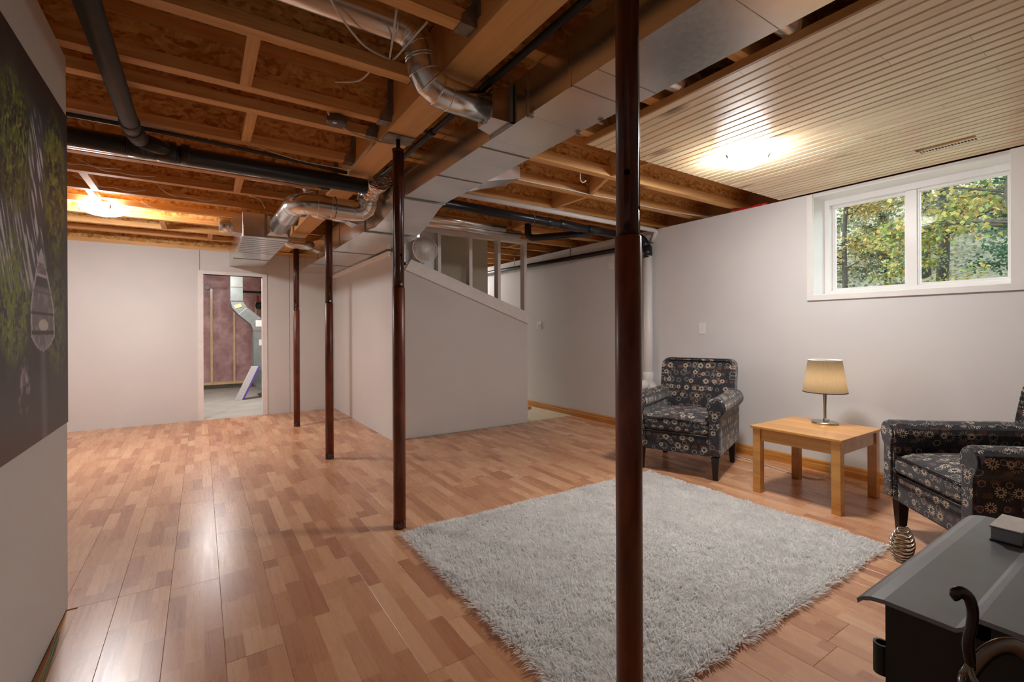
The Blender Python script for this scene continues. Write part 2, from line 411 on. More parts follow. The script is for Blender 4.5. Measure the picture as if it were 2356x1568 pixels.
# right wall with window opening
WY0, WY1, WZ0, WZ1 = .745, 1.93, 1.49, 2.335
m = MB().box(XR, 4.70, YB - .1, WY0, 0, 2.36).box(XR, 4.70, WY1, 9.4, 0, 2.36).box(XR, 4.70, WY0, WY1, 0, WZ0).box(XR, 4.70, WY0, WY1, WZ1, 2.36)
struct(m.build('wall_right', M['drywall_grey']), 'light grey painted wall with the window')
struct(MB().box(XR + .12, 4.70, YB, 9.4, 2.36, 2.385).build('trim_2', M['joist_y']), 'raw sill plate along the top of the window wall')
struct(MB().box(4.62, 4.72, YB, 9.4, 2.36, ZS).build('wall_rim', M['rim']), 'poly covered rim board between the joist ends')
MB().box(XR + .004, XR + .12, -1.0, 2.2, 2.342, 2.362).build('trim_3', M['oak'])
struct(bpy.data.objects['trim_3'], 'thin wood strip between pine ceiling and window')
struct(MB().box(-3.4, 4.7, YB - .12, YB, 0, ZS).build('wall_back', M['drywall']))
struct(MB().box(1.74, 4.7, 9.4, 9.5, 0, ZS).build('wall_hall_end', M['drywall']))
struct(MB().box(1.80, 1.90, YF, 12, 0, ZS).build('wall_utility_right', M['drywall']))  # unseen partition, added to keep sky light from leaking into the utility room
# baseboards on the right wall
bp = [(XR, 0), (XR - .018, 0), (XR - .018, .052), (XR - .014, .06), (XR - .014, .078), (XR - .009, .088), (XR - .002, .092), (XR, .092)]
bb = MB(); bb.prism(bp, 'y', YB, 9.4); struct(bb.build('baseboard_right', M['oak']), 'honey oak baseboard along the window wall')

# ---- stair enclosure
sw = MB().box(1.74, 1.83, 5.09, 6.833, 0, 2.06).box(1.74, 1.83, 6.838, YF, 0, 2.06)
struct(sw.build('wall_stair_side', M['drywall']), 'white side wall of the stair enclosure')
MB().box(1.77, 1.78, 6.832, 6.839, 0, 2.06).build('drywall_joint', M['drywall'], bpy.data.objects['wall_stair_side'])
poly = [(1.775, 0), (3.555, 0), (3.555, 1.38), (1.92, 1.965), (1.775, 1.965)]
struct(MB().prism(poly, 'y', 5.0, 5.09).box(1.74, 1.753, 5.0, 5.09, 0, 2.06).box(1.756, 1.772, 5.0, 5.09, 0, 2.06).box(1.775, 1.80, 5.0, 5.09, 1.965, 2.06).build('wall_stair_front', M['drywall']), 'primed knee wall with sloping top beside the stairs')
for x, c in ((1.753, 0), (1.772, 0)):
    MB().box(x - .001, x + .0045, 5.03, 5.04, 0, 2.06).build('corner_crack', M['drywall'], bpy.data.objects['wall_stair_front'])
sk = [(1.885, 1.88), (3.56, 1.285), (3.56, 1.43), (1.955, 1.998)]
struct(MB().prism(sk, 'y', 4.972, 5.0).build('trim_4', M['whitewood']), 'white painted sloping skirt board on the knee wall')
struct(MB().box(1.76, 3.555, 5.0, 5.09, 2.335, 2.385).build('trim_5', M['whitewood']), 'white painted top plate above the open stair studs')
struct(MB().box(1.70, 1.745, 5.02, YF, 2.02, 2.075).build('trim_6', M['whitewood'], bevel=.006), 'white rough plate capping the stair side wall')
slope = lambda x: 1.998 - (x - 1.955) * .3545
for i, (a, b) in enumerate(((2.291, 2.329), (2.700, 2.743), (3.105, 3.147), (3.508, 3.55))):
    struct(MB().box(a, b, 5.0, 5.09, slope(a) - .09, 2.335).build('trim_%d' % (7 + i), M['whitewood']), 'white painted stair stud, number %s from the fan' % ('one', 'two', 'three', 'four')[i])
struct(MB().box(1.80, 1.90, 5.0, 5.09, 1.93, 2.335).box(1.92, 2.29, 5.075, 5.088, 1.85, 2.335).build('wall_fan_panel', M['white']), 'white panel behind the fan')
struct(MB().box(1.83, 3.577, 6.05, 6.15, 0, ZS).build('wall_stair_far', M['cream']), 'cream wall on the far side of the stairs')
struct(MB().box(1.83, 3.577, 5.09, 6.05, 2.60, 2.635).build('ceiling_stairwell', M['cream']))
st = MB()
for i in range(8): st.box(1.9 + i * .22, 2.14 + i * .22, 5.09, 6.05, 1.55 - i * .195 - .04, 1.55 - i * .195)
struct(st.build('floor_stair_treads', M['honey']), 'wooden stair treads')

# ---- ceiling: strand board deck, I-joists, blocking
ce = struct(MB().box(-3.4, 4.72, YB - .1, 12, ZS, ZS + .02).build('ceiling', M['subfloor']), 'strand board deck over open I-joists')
_fm = {}
def ijoist(y, x0, x1, fh=.055):       # y: far edge of the bottom flange
    ln = x1 - x0; kk = round(ln, 3)
    if kk not in _fm:
        _fm[kk] = (MB().box(0, ln, -.037, -.027, .034, .206).mesh('joist', M['web']),
                   MB().box(0, ln, -.064, 0, 0, fh).mesh('bottom_flange', M['joist']), MB().box(0, ln, -.064, 0, .239 - fh, .239).mesh('top_flange', M['joist']))
    a = bpy.data.objects.new('joist', _fm[kk][0]); COL.objects.link(a); a.parent = ce; a.location = (x0, y, ZJ)
    for n, me in (('bottom_flange', _fm[kk][1]), ('top_flange', _fm[kk][2])):
        o = bpy.data.objects.new(n, me); COL.objects.link(o); o.parent = a
    return a
LJ = [-2.2, -1.7, -1.2, -.72, -.24, .24, .72, 1.20, 1.69, 2.18, 2.69, 2.945, 3.465, 3.98, 4.24, 4.74, 5.29, 5.80, 6.33, 6.88, 7.36]
RJ = [-2.2, -1.72, -1.24, -.75, -.27, .22, .71, 1.20, 1.68, 2.17, 2.69, 3.17, 3.70, 4.20, 4.72, 5.22, 5.72, 6.25, 6.75, 7.25, 7.75, 8.25, 8.8]
for y in LJ: ijoist(y, -3.3, .912)
for y in RJ: ijoist(y, (1.10 if not 5.15 < y < 6.05 else 3.60), 4.62, .072)
def block(x, ya, yb, wd=.038, z0=ZJ, h=.19, tilt=0.0):
    m = MB().hexa([(x - wd / 2 + tilt, ya, z0), (x + wd / 2 + tilt, ya, z0), (x + wd / 2, yb, z0), (x - wd / 2, yb, z0)],
                  [(x - wd / 2 + tilt, ya, z0 + h), (x + wd / 2 + tilt, ya, z0 + h), (x + wd / 2, yb, z0 + h), (x - wd / 2, yb, z0 + h)])
    return m.build('blocking', M['joist_y'], ce, loc=(0, 0, 0))
for x, a, b in ((.185, 2.18, 2.626), (.24, 2.945, 3.40), (.262, 4.24, 4.676), (-.74, 4.74, 5.226), (-.79, 5.29, 5.736), (.10, 6.88, 7.29), (-.35, 6.33, 6.81)):
    block(x, a, b, .05, ZJ, .05)
for x, a, b, tl in ((2.91, 3.17, 3.636, .0), (2.69, 2.17, 2.626, .03), (2.90, 2.69, 3.106, -.20), (2.95, 4.72, 5.15, 0), (3.7, 5.22, 5.65, 0), (3.1, 4.2, 4.65, 0)):
    block(x, a, b, .038, ZJ + .002, .19, tl)
# red sheathing tape strip by the sill
tpz = MB()
pts = [(4.40, 2.32 + i * .09, 2.372 + .006 * math.sin(i * 2.1)) for i in range(5)]
tpz.tube(pts, .014, 8, flat=.5)
tag(tpz.build('sealing_tape', plain('red_tape', 'b81f1f', .3, var=.2, scale=40)), 'crumpled red sealing tape on top of the window wall', 'tape')

# ---- tongue and groove pine ceiling
pc = struct(MB().box(2.03, 3.95, YB, 2.17, 2.382, ZJ - .001).box(4.023, XR, YB, 2.17, 2.382, ZJ - .001).box(3.95, 4.023, YB, .813, 2.382, ZJ - .001).box(3.95, 4.023, 1.107, 2.17, 2.382, ZJ - .001).build('ceiling_pine', M['pine']), 'knotty pine tongue and groove ceiling')
_pm = {}
PW = .0668
def pine_mesh(ln):
    kk = round(ln, 3)
    if kk not in _pm:
        g = .0030; d = .007; zz = 2.365
        pr = [(g, 2.381), (g, zz + d), (g + d * .75, zz), (PW - g - d * .75, zz), (PW - g, zz + d), (PW - g, 2.381)]
        _pm[kk] = MB().prism([(a, b) for a, b in pr], 'y', 0, ln - .0012).mesh('pine_board', M['pine'])
        bm = bmesh.new(); bm.from_mesh(_pm[kk]); bmesh.ops.recalc_face_normals(bm, faces=bm.faces); bm.to_mesh(_pm[kk]); bm.free()
    return _pm[kk]
i = 0
while 2.018 + (i + 1) * PW < XR + .02:
    x = 2.018 + i * PW
    cut = random.choice([.35, .55, .8, 1.05, 1.3, 1.5, 1.75]) if i % 5 != 0 else 1.2
    for a, b in ((YB + 2.0, cut), (cut, 2.195)):
        hole = 3.955 < x + PW and x < 4.02
        segs = [(a, b)]
        if hole: segs = [(p, q) for p, q in ((a, min(b, .815)), (max(a, 1.105), b)) if q - p > .02]
        for p, q in segs:
            o = bpy.data.objects.new('pine_board', pine_mesh(q - p)); COL.objects.link(o); o.parent = pc; o.location = (x, p, 0)
    i += 1
MB().box(2.018, 4.38, YB, YB + 1.99, 2.366, 2.381).build('pine_field', M['pine'], pc)
MB().box(2.006, 2.018, YB, 2.195, 2.363, ZJ).build('edge_strip', M['pine_dark'], pc)

# ---- main beam with joist hangers
bx = thing('support_beam', 'large laminated wood beam carried on the red steel posts', 'beam', (1.005, 2.5, 2.375))
MB().box(.915, 1.095, YB, 7.64, 2.375, 2.63).build('beam_body', M['beam'], bx)
MB().box(.9155, .9175, YB, 7.64, 2.3745, 2.376).build('ply_line', M['rim'], bx)
for y in LJ:
    if y < .5: continue
    h = MB()
    for sy, yo in ((-1, y - .066), (1, y + .001)):
        ya, yb = (yo - .002, yo)
        pr = [(.912, ZJ - .003), (.845, ZJ - .003), (.850, ZJ + .03), (.893, ZJ + .085), (.893, ZJ + .235), (.912, ZJ + .235)]
        h.prism(pr, 'y', ya, yb)
    h.box(.845, .912, y - .068, y + .003, ZJ - .005, ZJ - .003)
    h.box(.9115, .9145, y - .10, y + .035, ZJ + .03, ZJ + .235)
    h.build('joist_hanger', M['hanger'], bx)

# ---- window
wn = struct(MB().box(4.585, 4.70, WY0 + .04, WY1 - .045, WZ0, WZ0 + .045).box(4.585, 4.70, WY0 + .04, WY1 - .045, WZ1 - .055, WZ1).box(4.585, 4.70, WY0, WY0 + .04, WZ0, WZ1)
            .box(4.585, 4.70, WY1 - .045, WY1, WZ0, WZ1).build('window_1', M['white'], bevel=.003), 'white framed basement slider window')
MB().box(4.61, 4.69, 1.292, 1.362, WZ0 + .045, WZ1 - .055).build('mullion', M['white'], wn, bevel=.003)
def sash(y0, y1, x):
    z0, z1 = WZ0 + .04, WZ1 - .05; b = .026
    m = MB().box(x, x + .03, y0, y1, z0, z0 + b).box(x, x + .03, y0, y1, z1 - b, z1).box(x, x + .03, y0, y0 + b, z0 + b, z1 - b).box(x, x + .03, y1 - b, y1, z0 + b, z1 - b)
    s = m.build('sash', M['white'], wn, bevel=.003)
    g = MB().box(x + .012, x + .016, y0 + b - .004, y1 - b + .004, z0 + b - .004, z1 - b + .004).build('pane', M['glass'], s)
    return s
sash(1.352, WY1 - .04, 4.64); s2 = sash(WY0 + .035, 1.302, 4.62)
MB().box(4.612, 4.62, 1.300, 1.322, 2.10, 2.15).build('latch', M['white'], wn)
MB().box(4.612, 4.62, 1.300, 1.322, 1.60, 1.65).build('latch', M['white'], wn)
jb = MB().box(XR - .002, 4.59, WY1 - .006, WY1 + .004, WZ0, WZ1).box(XR - .002, 4.59, WY0 - .004, WY0 + .006, WZ0, WZ1).box(XR - .002, 4.59, WY0, WY1, WZ1 - .006, WZ1 + .004).box(XR - .002, 4.59, WY0, WY1, WZ0 - .004, WZ0 + .006)
jb.build('jamb_lining', M['white'], wn)
MB().box(XR - .016, XR, WY1 - .003, WY1 + .042, 1.492, 2.352).build('side_casing', M['white'], wn, bevel=.002)
MB().box(XR - .016, XR, .672, WY0 + .003, 1.492, 2.36).build('side_casing', M['white'], wn, bevel=.002)
MB().box(XR - .018, XR, .672, WY1 + .042, 1.447, 1.492).build('sill_casing', M['white'], wn, bevel=.002)

# ================================================================== STEEL POSTS
def post(y, label, ztop=2.30, holes=()):
    x = 1.008
    t = thing('steel_post', label, 'post', (x, y, 0), group='red adjustable steel posts under the beam', local=True)
    MB().lathe([(.037, 0.0), (.037, 1.462), (.0335, 1.465)], n=32).build('lower_tube', M['post_lower'], t)
    MB().lathe([(.0376, .0), (.0376, .055)], n=24, caps=False).build('scuffed_foot', M['post_foot'], t)
    up = MB().lathe([(.0332, 1.46), (.0332, ztop), (.012, ztop + .001)], n=48).build('upper_tube', M['post'], t)
    MB().lathe([(.0365, ztop - .012), (.0365, ztop + .004), (.012, ztop + .005)], n=24).build('cap_ring', M['post'], t)
    MB().lathe([(.0125, ztop), (.0125, 2.366)], n=16).build('jack_screw', M['blackpipe'], t)
    MB().box(-.085, .085, -.065, .065, 2.366, 2.3745).build('top_plate', M['hanger'], t)
    for a, z, r in holes:
        c = Vector((math.cos(a), math.sin(a), 0))
        cut = MB().tube([c * -.022 + Vector((0, 0, z)), c * .05 + Vector((0, 0, z))], r, 16).build('cutter', M['post'])
        b = up.modifiers.new('hole', 'BOOLEAN'); b.operation = 'DIFFERENCE'; b.solver = 'EXACT'; b.object = cut
        bpy.context.view_layer.update(); cut.matrix_world = Matrix.Translation((x, y, 0)); bpy.context.view_layer.update()
        me = bpy.data.meshes.new_from_object(up.evaluated_get(bpy.context.evaluated_depsgraph_get())); up.modifiers.clear(); up.data = me; bpy.data.objects.remove(cut)
        MB().tube([c * -.0218 + Vector((0, 0, z)), c * .0325 + Vector((0, 0, z))], r * .985, 16, caps=False).build('pin_hole', M['post'], t, fix=False)
    c = Vector((math.cos(holes[0][0]), math.sin(holes[0][0]), 0)) if holes else Vector((-1, 0, 0))
    MB().tube([c * .030 + Vector((0, 0, 1.483)), c * .0395 + Vector((0, 0, 1.483))], .009, 14).build('locking_pin', M['blackpipe'] if y < 1 else M['steel'], t)
    return t
cv = lambda x, y: math.atan2(-y, -x)       # direction from the post to the camera
H0 = cv(1.008, .925)
post(.925, 'red steel post standing beside the rug, next to the stove', 2.30, [(H0 - .08, 1.637, .0085), (H0 + 1.2, 1.54, .007)])
H1 = cv(1.008, 2.772)
post(2.772, 'red steel post touching the shaggy rug corner near the knee wall', 2.302, [(H1 + .45, 1.66, .007), (H1 - .9, 1.60, .007)])
H2 = cv(1.008, 4.643)
post(4.643, 'red steel post in front of the stair side wall, second from the rug corner', 2.30, [(H2 + .3, 1.62, .007)])
H3 = cv(1.008, 6.455)
post(6.455, 'red steel post nearest the open utility doorway', 2.30, [(H3 - .3, 1.58, .007), (H3 + .5, 1.52, .007)])

# ================================================================== DUCTWORK
G = M['galv']
tr = thing('trunk_duct', 'main galvanized rectangular duct running under the joists beside the beam', 'duct', (1.42, 1.5, 2.187))
TX0, TX1, TZ0, TZ1 = 1.254, 1.590, 2.187, 2.392
cuts = [-2.6, -1.4, -.45, .45, 1.455, 1.76, 2.09, 2.42, 3.35]
for a, b in zip(cuts[:-1], cuts[1:]):
    d = .004 if a >= 1.455 else 0.0
    MB().box(TX0 + d, TX1 - d, a, b - .001, TZ0 + d, TZ1).build('duct_section', G, tr)
for y in (.45, 1.455, 1.76):          # drive cleats
    MB().box(TX0 - .003, TX0 + .006, y - .004, y + .008, TZ0 - .002, TZ1).build('drive_cleat', G, tr)
for y in (.45, 1.455):
    MB().box(TX0, TX1, y - .012, y + .012, TZ0 - .0035, TZ0 + .003).build('slip_cleat', G, tr)
for y, x in ((1.75, TX0 + .012), (1.78, TX1 - .012), (1.62, TX1 - .01)):
    MB().box(x - .014, x + .014, y - .008, y + .008, TZ0 - .009, TZ0 - .001).build('clip', M['steel'], tr)
for y in (.80, 1.30, 2.20, 2.75):
    MB().box(TX0 + .002, TX1 - .002, y - .0012, y + .0012, TZ0 - .0012, TZ0 + .004).build('cross_break', M['steel'], tr)
# curved drop to the lower trunk
rings = []
for y, dz, ex in ((3.35, 0, 0), (3.43, .004, .005), (3.62, .038, .03), (3.82, .074, .06), (4.02, .095, .085), (4.2, .10, .10)):
    xl = TX0 - (.04 if y > 4.1 else 0)
    rings.append([(xl, y, TZ0 - dz), (TX1 + ex, y, TZ0 - dz), (TX1 + ex, y, TZ1 - dz * .6), (xl, y, TZ1 - dz * .6)])
MB().loft(rings, smooth=False).build('drop_transition', G, tr)
MB().box(TX0 - .004, TX1 + .004, 3.34, 3.358, TZ0 - .005, TZ1).build('slip_cleat', M['galv_dull'], tr)
MB().box(1.21, 1.70, 4.18, 4.199, 2.078, 2.335).build('slip_cleat', M['galv_dull'], tr)
MB().hexa([(1.585, 2.72, 2.20), (1.93, 2.80, 2.30), (1.93, 2.98, 2.30), (1.585, 3.02, 2.20)], [(1.585, 2.72, 2.385), (1.93, 2.80, 2.385), (1.93, 2.98, 2.385), (1.585, 3.02, 2.385)]).build('side_branch', G, tr)

lt = thing('lower_trunk_duct', 'wide galvanized duct along the top of the stair side wall', 'duct', (1.45, 5.9, 2.085))
for a, b in ((4.2, 5.45), (5.45, 6.6), (6.6, YF - .002)):
    MB().box(1.215, 1.735, a, b - .001, 2.087, 2.335).build('duct_section', G, lt)
    if a > 4.3: MB().box(1.212, 1.737, a - .012, a + .012, 2.083, 2.0865).build('slip_cleat', M['galv_dull'], lt)
for y in (5.1, 6.2):
    MB().box(1.2115, 1.2145, y, y + .012, 2.10, 2.335).build('drive_cleat', M['galv_dull'], lt)

rb = thing('return_box_duct', 'galvanized box duct above the utility doorway with round take-offs', 'duct', (.53, 6.3, 2.112))
MB().box(.335, .735, 5.13, YF - .002, 2.112, 2.345).build('box_body', G, rb, bevel=.003)
MB().box(.333, .737, 6.75, 6.765, 2.108, 2.12).build('slip_cleat', M['galv_dull'], rb)
for k in range(9): MB().box(.345, .725, 5.25 + k * .12, 5.252 + k * .12, 2.110, 2.1125).build('cross_break', M['galv_dull'], rb)
tk = MB().loft([[(.336, 5.22, 2.15), (.336, 5.50, 2.15), (.336, 5.50, 2.32), (.336, 5.22, 2.32)], [(.26, 5.28, 2.17), (.26, 5.44, 2.17), (.26, 5.44, 2.31), (.26, 5.28, 2.31)]], smooth=False)
tk.build('side_takeoff', G, rb); MB().lathe([(.072, -.09), (.072, .03)], (.24, 5.36, 2.24), 24, axis='x').build('round_collar', G, rb)
MB().box(.52, .74, 5.11, 5.14, 2.118, 2.34).build('takeoff_flange', M['galv_dull'], rb)
MB().loft([[(.53, 5.115, 2.125), (.73, 5.115, 2.125), (.73, 5.115, 2.335), (.53, 5.115, 2.335)], [(.555, 5.02, 2.15), (.705, 5.02, 2.15), (.705, 5.02, 2.30), (.555, 5.02, 2.30)]], smooth=False).build('takeoff_boot', G, rb)

def round_duct(name, label, path, r, beads, extra=None, foil=None):
    t = thing(name, label, 'duct', tuple(path[0]))
    MB().tube(path, r, 28).build('pipe', G, t)
    for i, off in beads:                    # raised seam ring at path vertex i
        P = [Vector(p) for p in path]; a = P[max(i - 1, 0)]; b = P[min(i + 1, len(P) - 1)]; d = (b - a).normalized(); c = P[i] + d * off
        MB().tube([c - d * .004, c - d * .0015, c + d * .0015, c + d * .004], [r + .0002, r + .0022, r + .0022, r + .0002], 28, caps=False).build('seam_ring', G, t)
    return t
def gore(p0, p1, p2, d, n=4):               # polyline corner split into straight gores
    P0, P1, P2 = Vector(p0), Vector(p1), Vector(p2); a = P1 + (P0 - P1).normalized() * d; b = P1 + (P2 - P1).normalized() * d; out = []
    for k in range(n):
        u = k / (n - 1); out.append(a * (1 - u) ** 2 + P1 * 2 * u * (1 - u) + b * u * u)
    return out
# branch over the beam into the main trunk
A, B, C, D = (-1.5, 1.945, 2.515), (.80, 1.945, 2.515), (.83, 1.945, 2.28), (1.16, 1.975, 2.28)
path = [Vector(A)] + gore(A, B, C, .11, 5) + gore(B, C, D, .115, 5) + [Vector(D)]
rd = round_duct('branch_duct', 'round galvanized duct with segmented elbow dropping under the beam', path, .070, [(i, 0) for i in range(1, 11)])
MB().loft([[(1.254, 1.885, 2.20), (1.254, 2.07, 2.20), (1.254, 2.07, 2.375), (1.254, 1.885, 2.375)],
           [(1.155, 1.905, 2.21), (1.155, 2.045, 2.21), (1.155, 2.045, 2.35), (1.155, 1.905, 2.35)]], smooth=False).build('takeoff_boot', G, rd)
MB().box(1.243, 1.2535, 1.873, 1.886, 2.192, 2.385).build('flange_strip', M['galv_dull'], rd)
MB().box(1.243, 1.2535, 1.873, 2.082, 2.190, 2.2).build('flange_strip', M['galv_dull'], rd)
MB().tube([(1.148, 1.974, 2.28), (1.158, 1.976, 2.28)], .0735, 28, caps=False).build('seam_ring', M['galv_dull'], rd)

# pipe from the return box, along under the beam to the foil elbow
A, B, C, D = (.632, 5.05, 2.22), (.632, 3.98, 2.21), (1.152, 3.95, 2.19), (1.152, 3.84, 2.36)
path = [Vector(A), Vector((.632, 4.5, 2.215))] + gore(A, B, C, .15, 4) + [Vector((.88, 3.966, 2.20))] + gore(B, C, D, .10, 4) + [Vector((1.152, 3.84, 2.34))]
rp = round_duct('return_pipe', 'large round galvanized pipe leaving the box duct with elbows under the beam', path, .084, [(i, 0) for i in (1, 2, 3, 4, 5, 6, 7, 8, 9, 10)])
MB().tube(bend([(1.152, 3.855, 2.30), (1.152, 3.82, 2.345), (1.152, 3.72, 2.365), (1.155, 3.56, 2.37)], .07), .088, 28).build('foil_wrap', M['foil'], rp)
ck = MB()
for k in range(9): ck.tube([(.905, 3.965 + .087 * math.cos(R(80 + k * 22)), 2.20 + .087 * math.sin(R(80 + k * 22))), (.905, 3.965 + .087 * math.cos(R(95 + k * 22)), 2.20 + .087 * math.sin(R(95 + k * 22)))], .004, 6)
sc_ = ck.build('hanger_strap', M['hanger'], rp); sc_['kind'] = 'stuff'

# two small branches into the lower trunk
for nm, lab, yy, zz in (('branch_duct', 'small round duct with elbow entering the wide duct behind the post', 4.52, 2.27), ('branch_duct', 'small round elbow duct entering the wide duct near the doorway post', 6.10, 2.24)):
    y0_ = 4.46 if yy < 5.5 else 6.03
    A, B, C, D = (.0, y0_, 2.52), (.805, y0_, 2.515), (.825, (y0_ + yy) / 2, zz), (1.14, yy, zz)
    path = [Vector(A)] + gore(A, B, C, .08) + gore(B, C, D, .09) + [Vector((1.02, yy - .03, zz)), Vector(D)]
    rr = round_duct(nm, lab, path, .058, [(i, 0) for i in range(1, 10)])
    MB().loft([[(1.214, yy - .09, zz - .08), (1.214, yy + .09, zz - .08), (1.214, yy + .09, zz + .07), (1.214, yy - .09, zz + .07)],
               [(1.135, yy - .05, zz - .05), (1.135, yy + .05, zz - .05), (1.135, yy + .05, zz + .05), (1.135, yy - .05, zz + .05)]], smooth=False).build('takeoff_boot', G, rr)
# straight runs in joist bays
for lab, y, z, r, x0, x1 in (('round galvanized duct in the joist bay behind the big black drain pipe', 4.10, 2.45, .062, -3.0, .80),
                             ('short round duct stub above the pine ceiling edge, by the near post', 1.50, 2.455, .062, 1.585, 2.6),
                             ('round duct stub above the pine ceiling edge, nearest the stove side', .96, 2.455, .065, 1.585, 2.6),
                             ('slim round duct over the stair opening beside the black drain pipe', 4.36, 2.335, .045, 1.75, 2.80),
                             ('longer slim round duct over the stair opening, nearer the stair studs', 4.58, 2.335, .045, 1.75, 3.15)):
    o = round_duct('round_duct', lab, [Vector((x0, y, z)), Vector((x0 * .5 + x1 * .5, y, z)), Vector((x1, y, z))], r, [(1, 0)])

# ================================================================== DRAIN, GAS AND WATER PIPES
def pipe(name, label, path, r, mat, fit=(), n=20):
    t = thing(name, label, 'pipe', tuple(path[0]))
    MB().tube(path, r, n).build('pipe', mat, t)
    for a, b, k in fit:
        a, b = Vector(a), Vector(b); d = (b - a).normalized() * .004
        MB().tube([a, a + d, b - d, b], [r * 1.04, r * k, r * k, r * 1.04], n).build('coupling', mat, t)
    return t
mp = pipe('drain_pipe', 'large black plastic drain pipe crossing under the joists', [(-3.2, 3.55, 2.31), (1.045, 3.56, 2.29)], .055, M['abs'],
          [((-.36, 3.55, 2.30), (-.27, 3.55, 2.30), 1.14), ((-.22, 3.55, 2.30), (-.12, 3.55, 2.30), 1.16), ((-.10, 3.55, 2.30), (-.05, 3.55, 2.30), 1.14)])
MB().tube([(-.29, 3.45, 2.31), (-.13, 3.55, 2.30)], .045, 18).build('wye_branch', M['abs'], mp)
pipe('drain_pipe', 'dusty black drain pipe running past the canvas to the large drain', [(-.325, .6, 2.33), (-.312, 3.30, 2.312), (-.285, 3.46, 2.31)], .041, M['abs_dusty'],
     [((-.313, 3.18, 2.313), (-.312, 3.26, 2.312), 1.12), ((-.31, 3.30, 2.312), (-.292, 3.43, 2.31), 1.14)])
bp_ = pipe('drain_pipe', 'black drain pipe with couplings sloping from the duct to the white stack', [(1.72, 3.66, 2.29), (4.17, 3.72, 2.262)], .042, M['abs'],
           [((2.86, 3.69, 2.277), (2.94, 3.69, 2.277), 1.12), ((3.02, 3.69, 2.275), (3.3, 3.70, 2.27), 1.13), ((3.42, 3.70, 2.27), (3.58, 3.70, 2.27), 1.13)])
MB().tube(bend([(3.07, 4.30, 2.398), (3.07, 4.30, 2.235), (3.50, 3.77, 2.25)], .07), .038, 18).build('lower_branch', M['abs'], bp_)
sl = MB()
for k in range(10): sl.tube([(2.68, 3.685 + .05 * math.cos(R(k * 36)), 2.28 + .05 * math.sin(R(k * 36))), (2.68, 3.685 + .05 * math.cos(R(k * 36 + 30)), 2.28 + .05 * math.sin(R(k * 36 + 30)))], .004, 6)
sl.box(2.676, 2.684, 3.73, 3.733, 2.28, 2.41); q = sl.build('strap', M['hanger'], bp_); q['kind'] = 'stuff'
MB().tube(bend([(4.10, 3.72, 2.262), (4.30, 3.72, 2.258), (4.30, 3.66, 2.15)], .09), .05, 20).build('elbow', M['abs'], bp_)
MB().tube([(4.30, 3.655, 2.16), (4.30, 3.65, 2.03)], .054, 20).build('coupling', M['abs'], bp_)
vp = pipe('drain_stack', 'white vertical drain stack against the grey wall behind the armchair', [(4.30, 3.645, 2.05), (4.30, 3.645, .1)], .050, M['pvc'],
          [((4.30, 3.645, .72), (4.30, 3.645, .62), 1.13)])
MB().tube([(4.30, 3.645, .60), (4.25, 3.52, .50), (4.22, 3.44, .50)], .058, 20).build('cleanout_branch', M['pvc'], vp)
MB().tube([(4.29, 3.645, .58), (4.12, 3.645, .56)], .056, 20).build('side_branch', M['pvc'], vp)
MB().tube([(4.12, 3.645, .56), (4.10, 3.645, .56)], .064, 20).build('cleanout_cap', M['pvc'], vp)
pipe('vent_pipe', 'slim white plastic pipe above the black drain with an elbow at the wall', bend([(1.75, 3.56, 2.36), (4.30, 3.56, 2.335), (4.345, 3.56, 2.325), (4.345, 3.62, 2.22)], .05), .024, M['pvc'])
hp = pipe('drain_pipe', 'thin black pipe strapped high along the passage wall', [(4.31, 3.78, 2.19), (4.32, 9.3, 2.27)], .030, M['abs'])
for y in (5.0, 6.4, 7.6): MB().box(4.30, 4.304, y, y + .02, 2.17, 2.40).build('strap', M['hanger'], hp)
gp = pipe('gas_pipe', 'long black steel gas pipe running beside the beam', bend([(1.143, -2.5, 2.375), (1.143, 3.40, 2.372), (1.135, 3.50, 2.372)], .1), .016, M['blackpipe'], [((1.143, 2.55, 2.372), (1.143, 2.60, 2.372), 1.35), ((1.143, 1.0, 2.373), (1.143, 1.05, 2.373), 1.35)])
for y in (1.9, 2.62): MB().box(1.120, 1.165, y, y + .02, 2.386, 2.40).build('clamp', M['hanger'], gp)
pipe('water_pipe', 'grey flexible pipe lying on the large black drain pipe', bend([(-3.0, 3.46, 2.385), (-.2, 3.46, 2.385), (.4, 3.50, 2.38), (.9, 3.55, 2.365)], .3), .012, M['abs_dusty'])

# ================================================================== WIRES
def wire(label, pts, r=.0045, mat='wire', name='electrical_wire', sm=.12):
    o = MB().tube(bend(pts, sm), r, 8).build(name, M[mat]); return tag(o, label, 'wire')
wire('white wire looping down from the joist beside the round duct', [(.35, 1.66, 2.398), (.395, 1.78, 2.397), (.485, 1.895, 2.397), (.60, 2.05, 2.43), (.732, 2.110, 2.449)])
wire('white wire hanging straight across the round duct', [(.611, 1.693, 2.397), (.654, 1.849, 2.397), (.70, 2.02, 2.42), (.722, 2.090, 2.445), (.728, 2.112, 2.455)])
wire('white wire slanting over the segmented elbow', [(.735, 1.695, 2.397), (.722, 1.80, 2.390), (.720, 1.90, 2.395), (.735, 2.05, 2.43), (.742, 2.112, 2.455)])
wire('short curved white wire between two joists', [(.66, 2.16, 2.405), (.64, 2.28, 2.398), (.59, 2.38, 2.425), (.57, 2.47, 2.46)])
wire('white wire running from the round junction box to the beam', [(.66, 2.77, 2.375), (.74, 2.86, 2.385), (.90, 2.875, 2.37), (1.0, 2.868, 2.369), (1.11, 2.86, 2.385), (1.13, 2.84, 2.40)])
wire('white wire stapled along the beam edge', [(.90, 2.93, 2.370), (.905, 3.2, 2.370), (.91, 3.5, 2.371), (.93, 3.7, 2.372)])
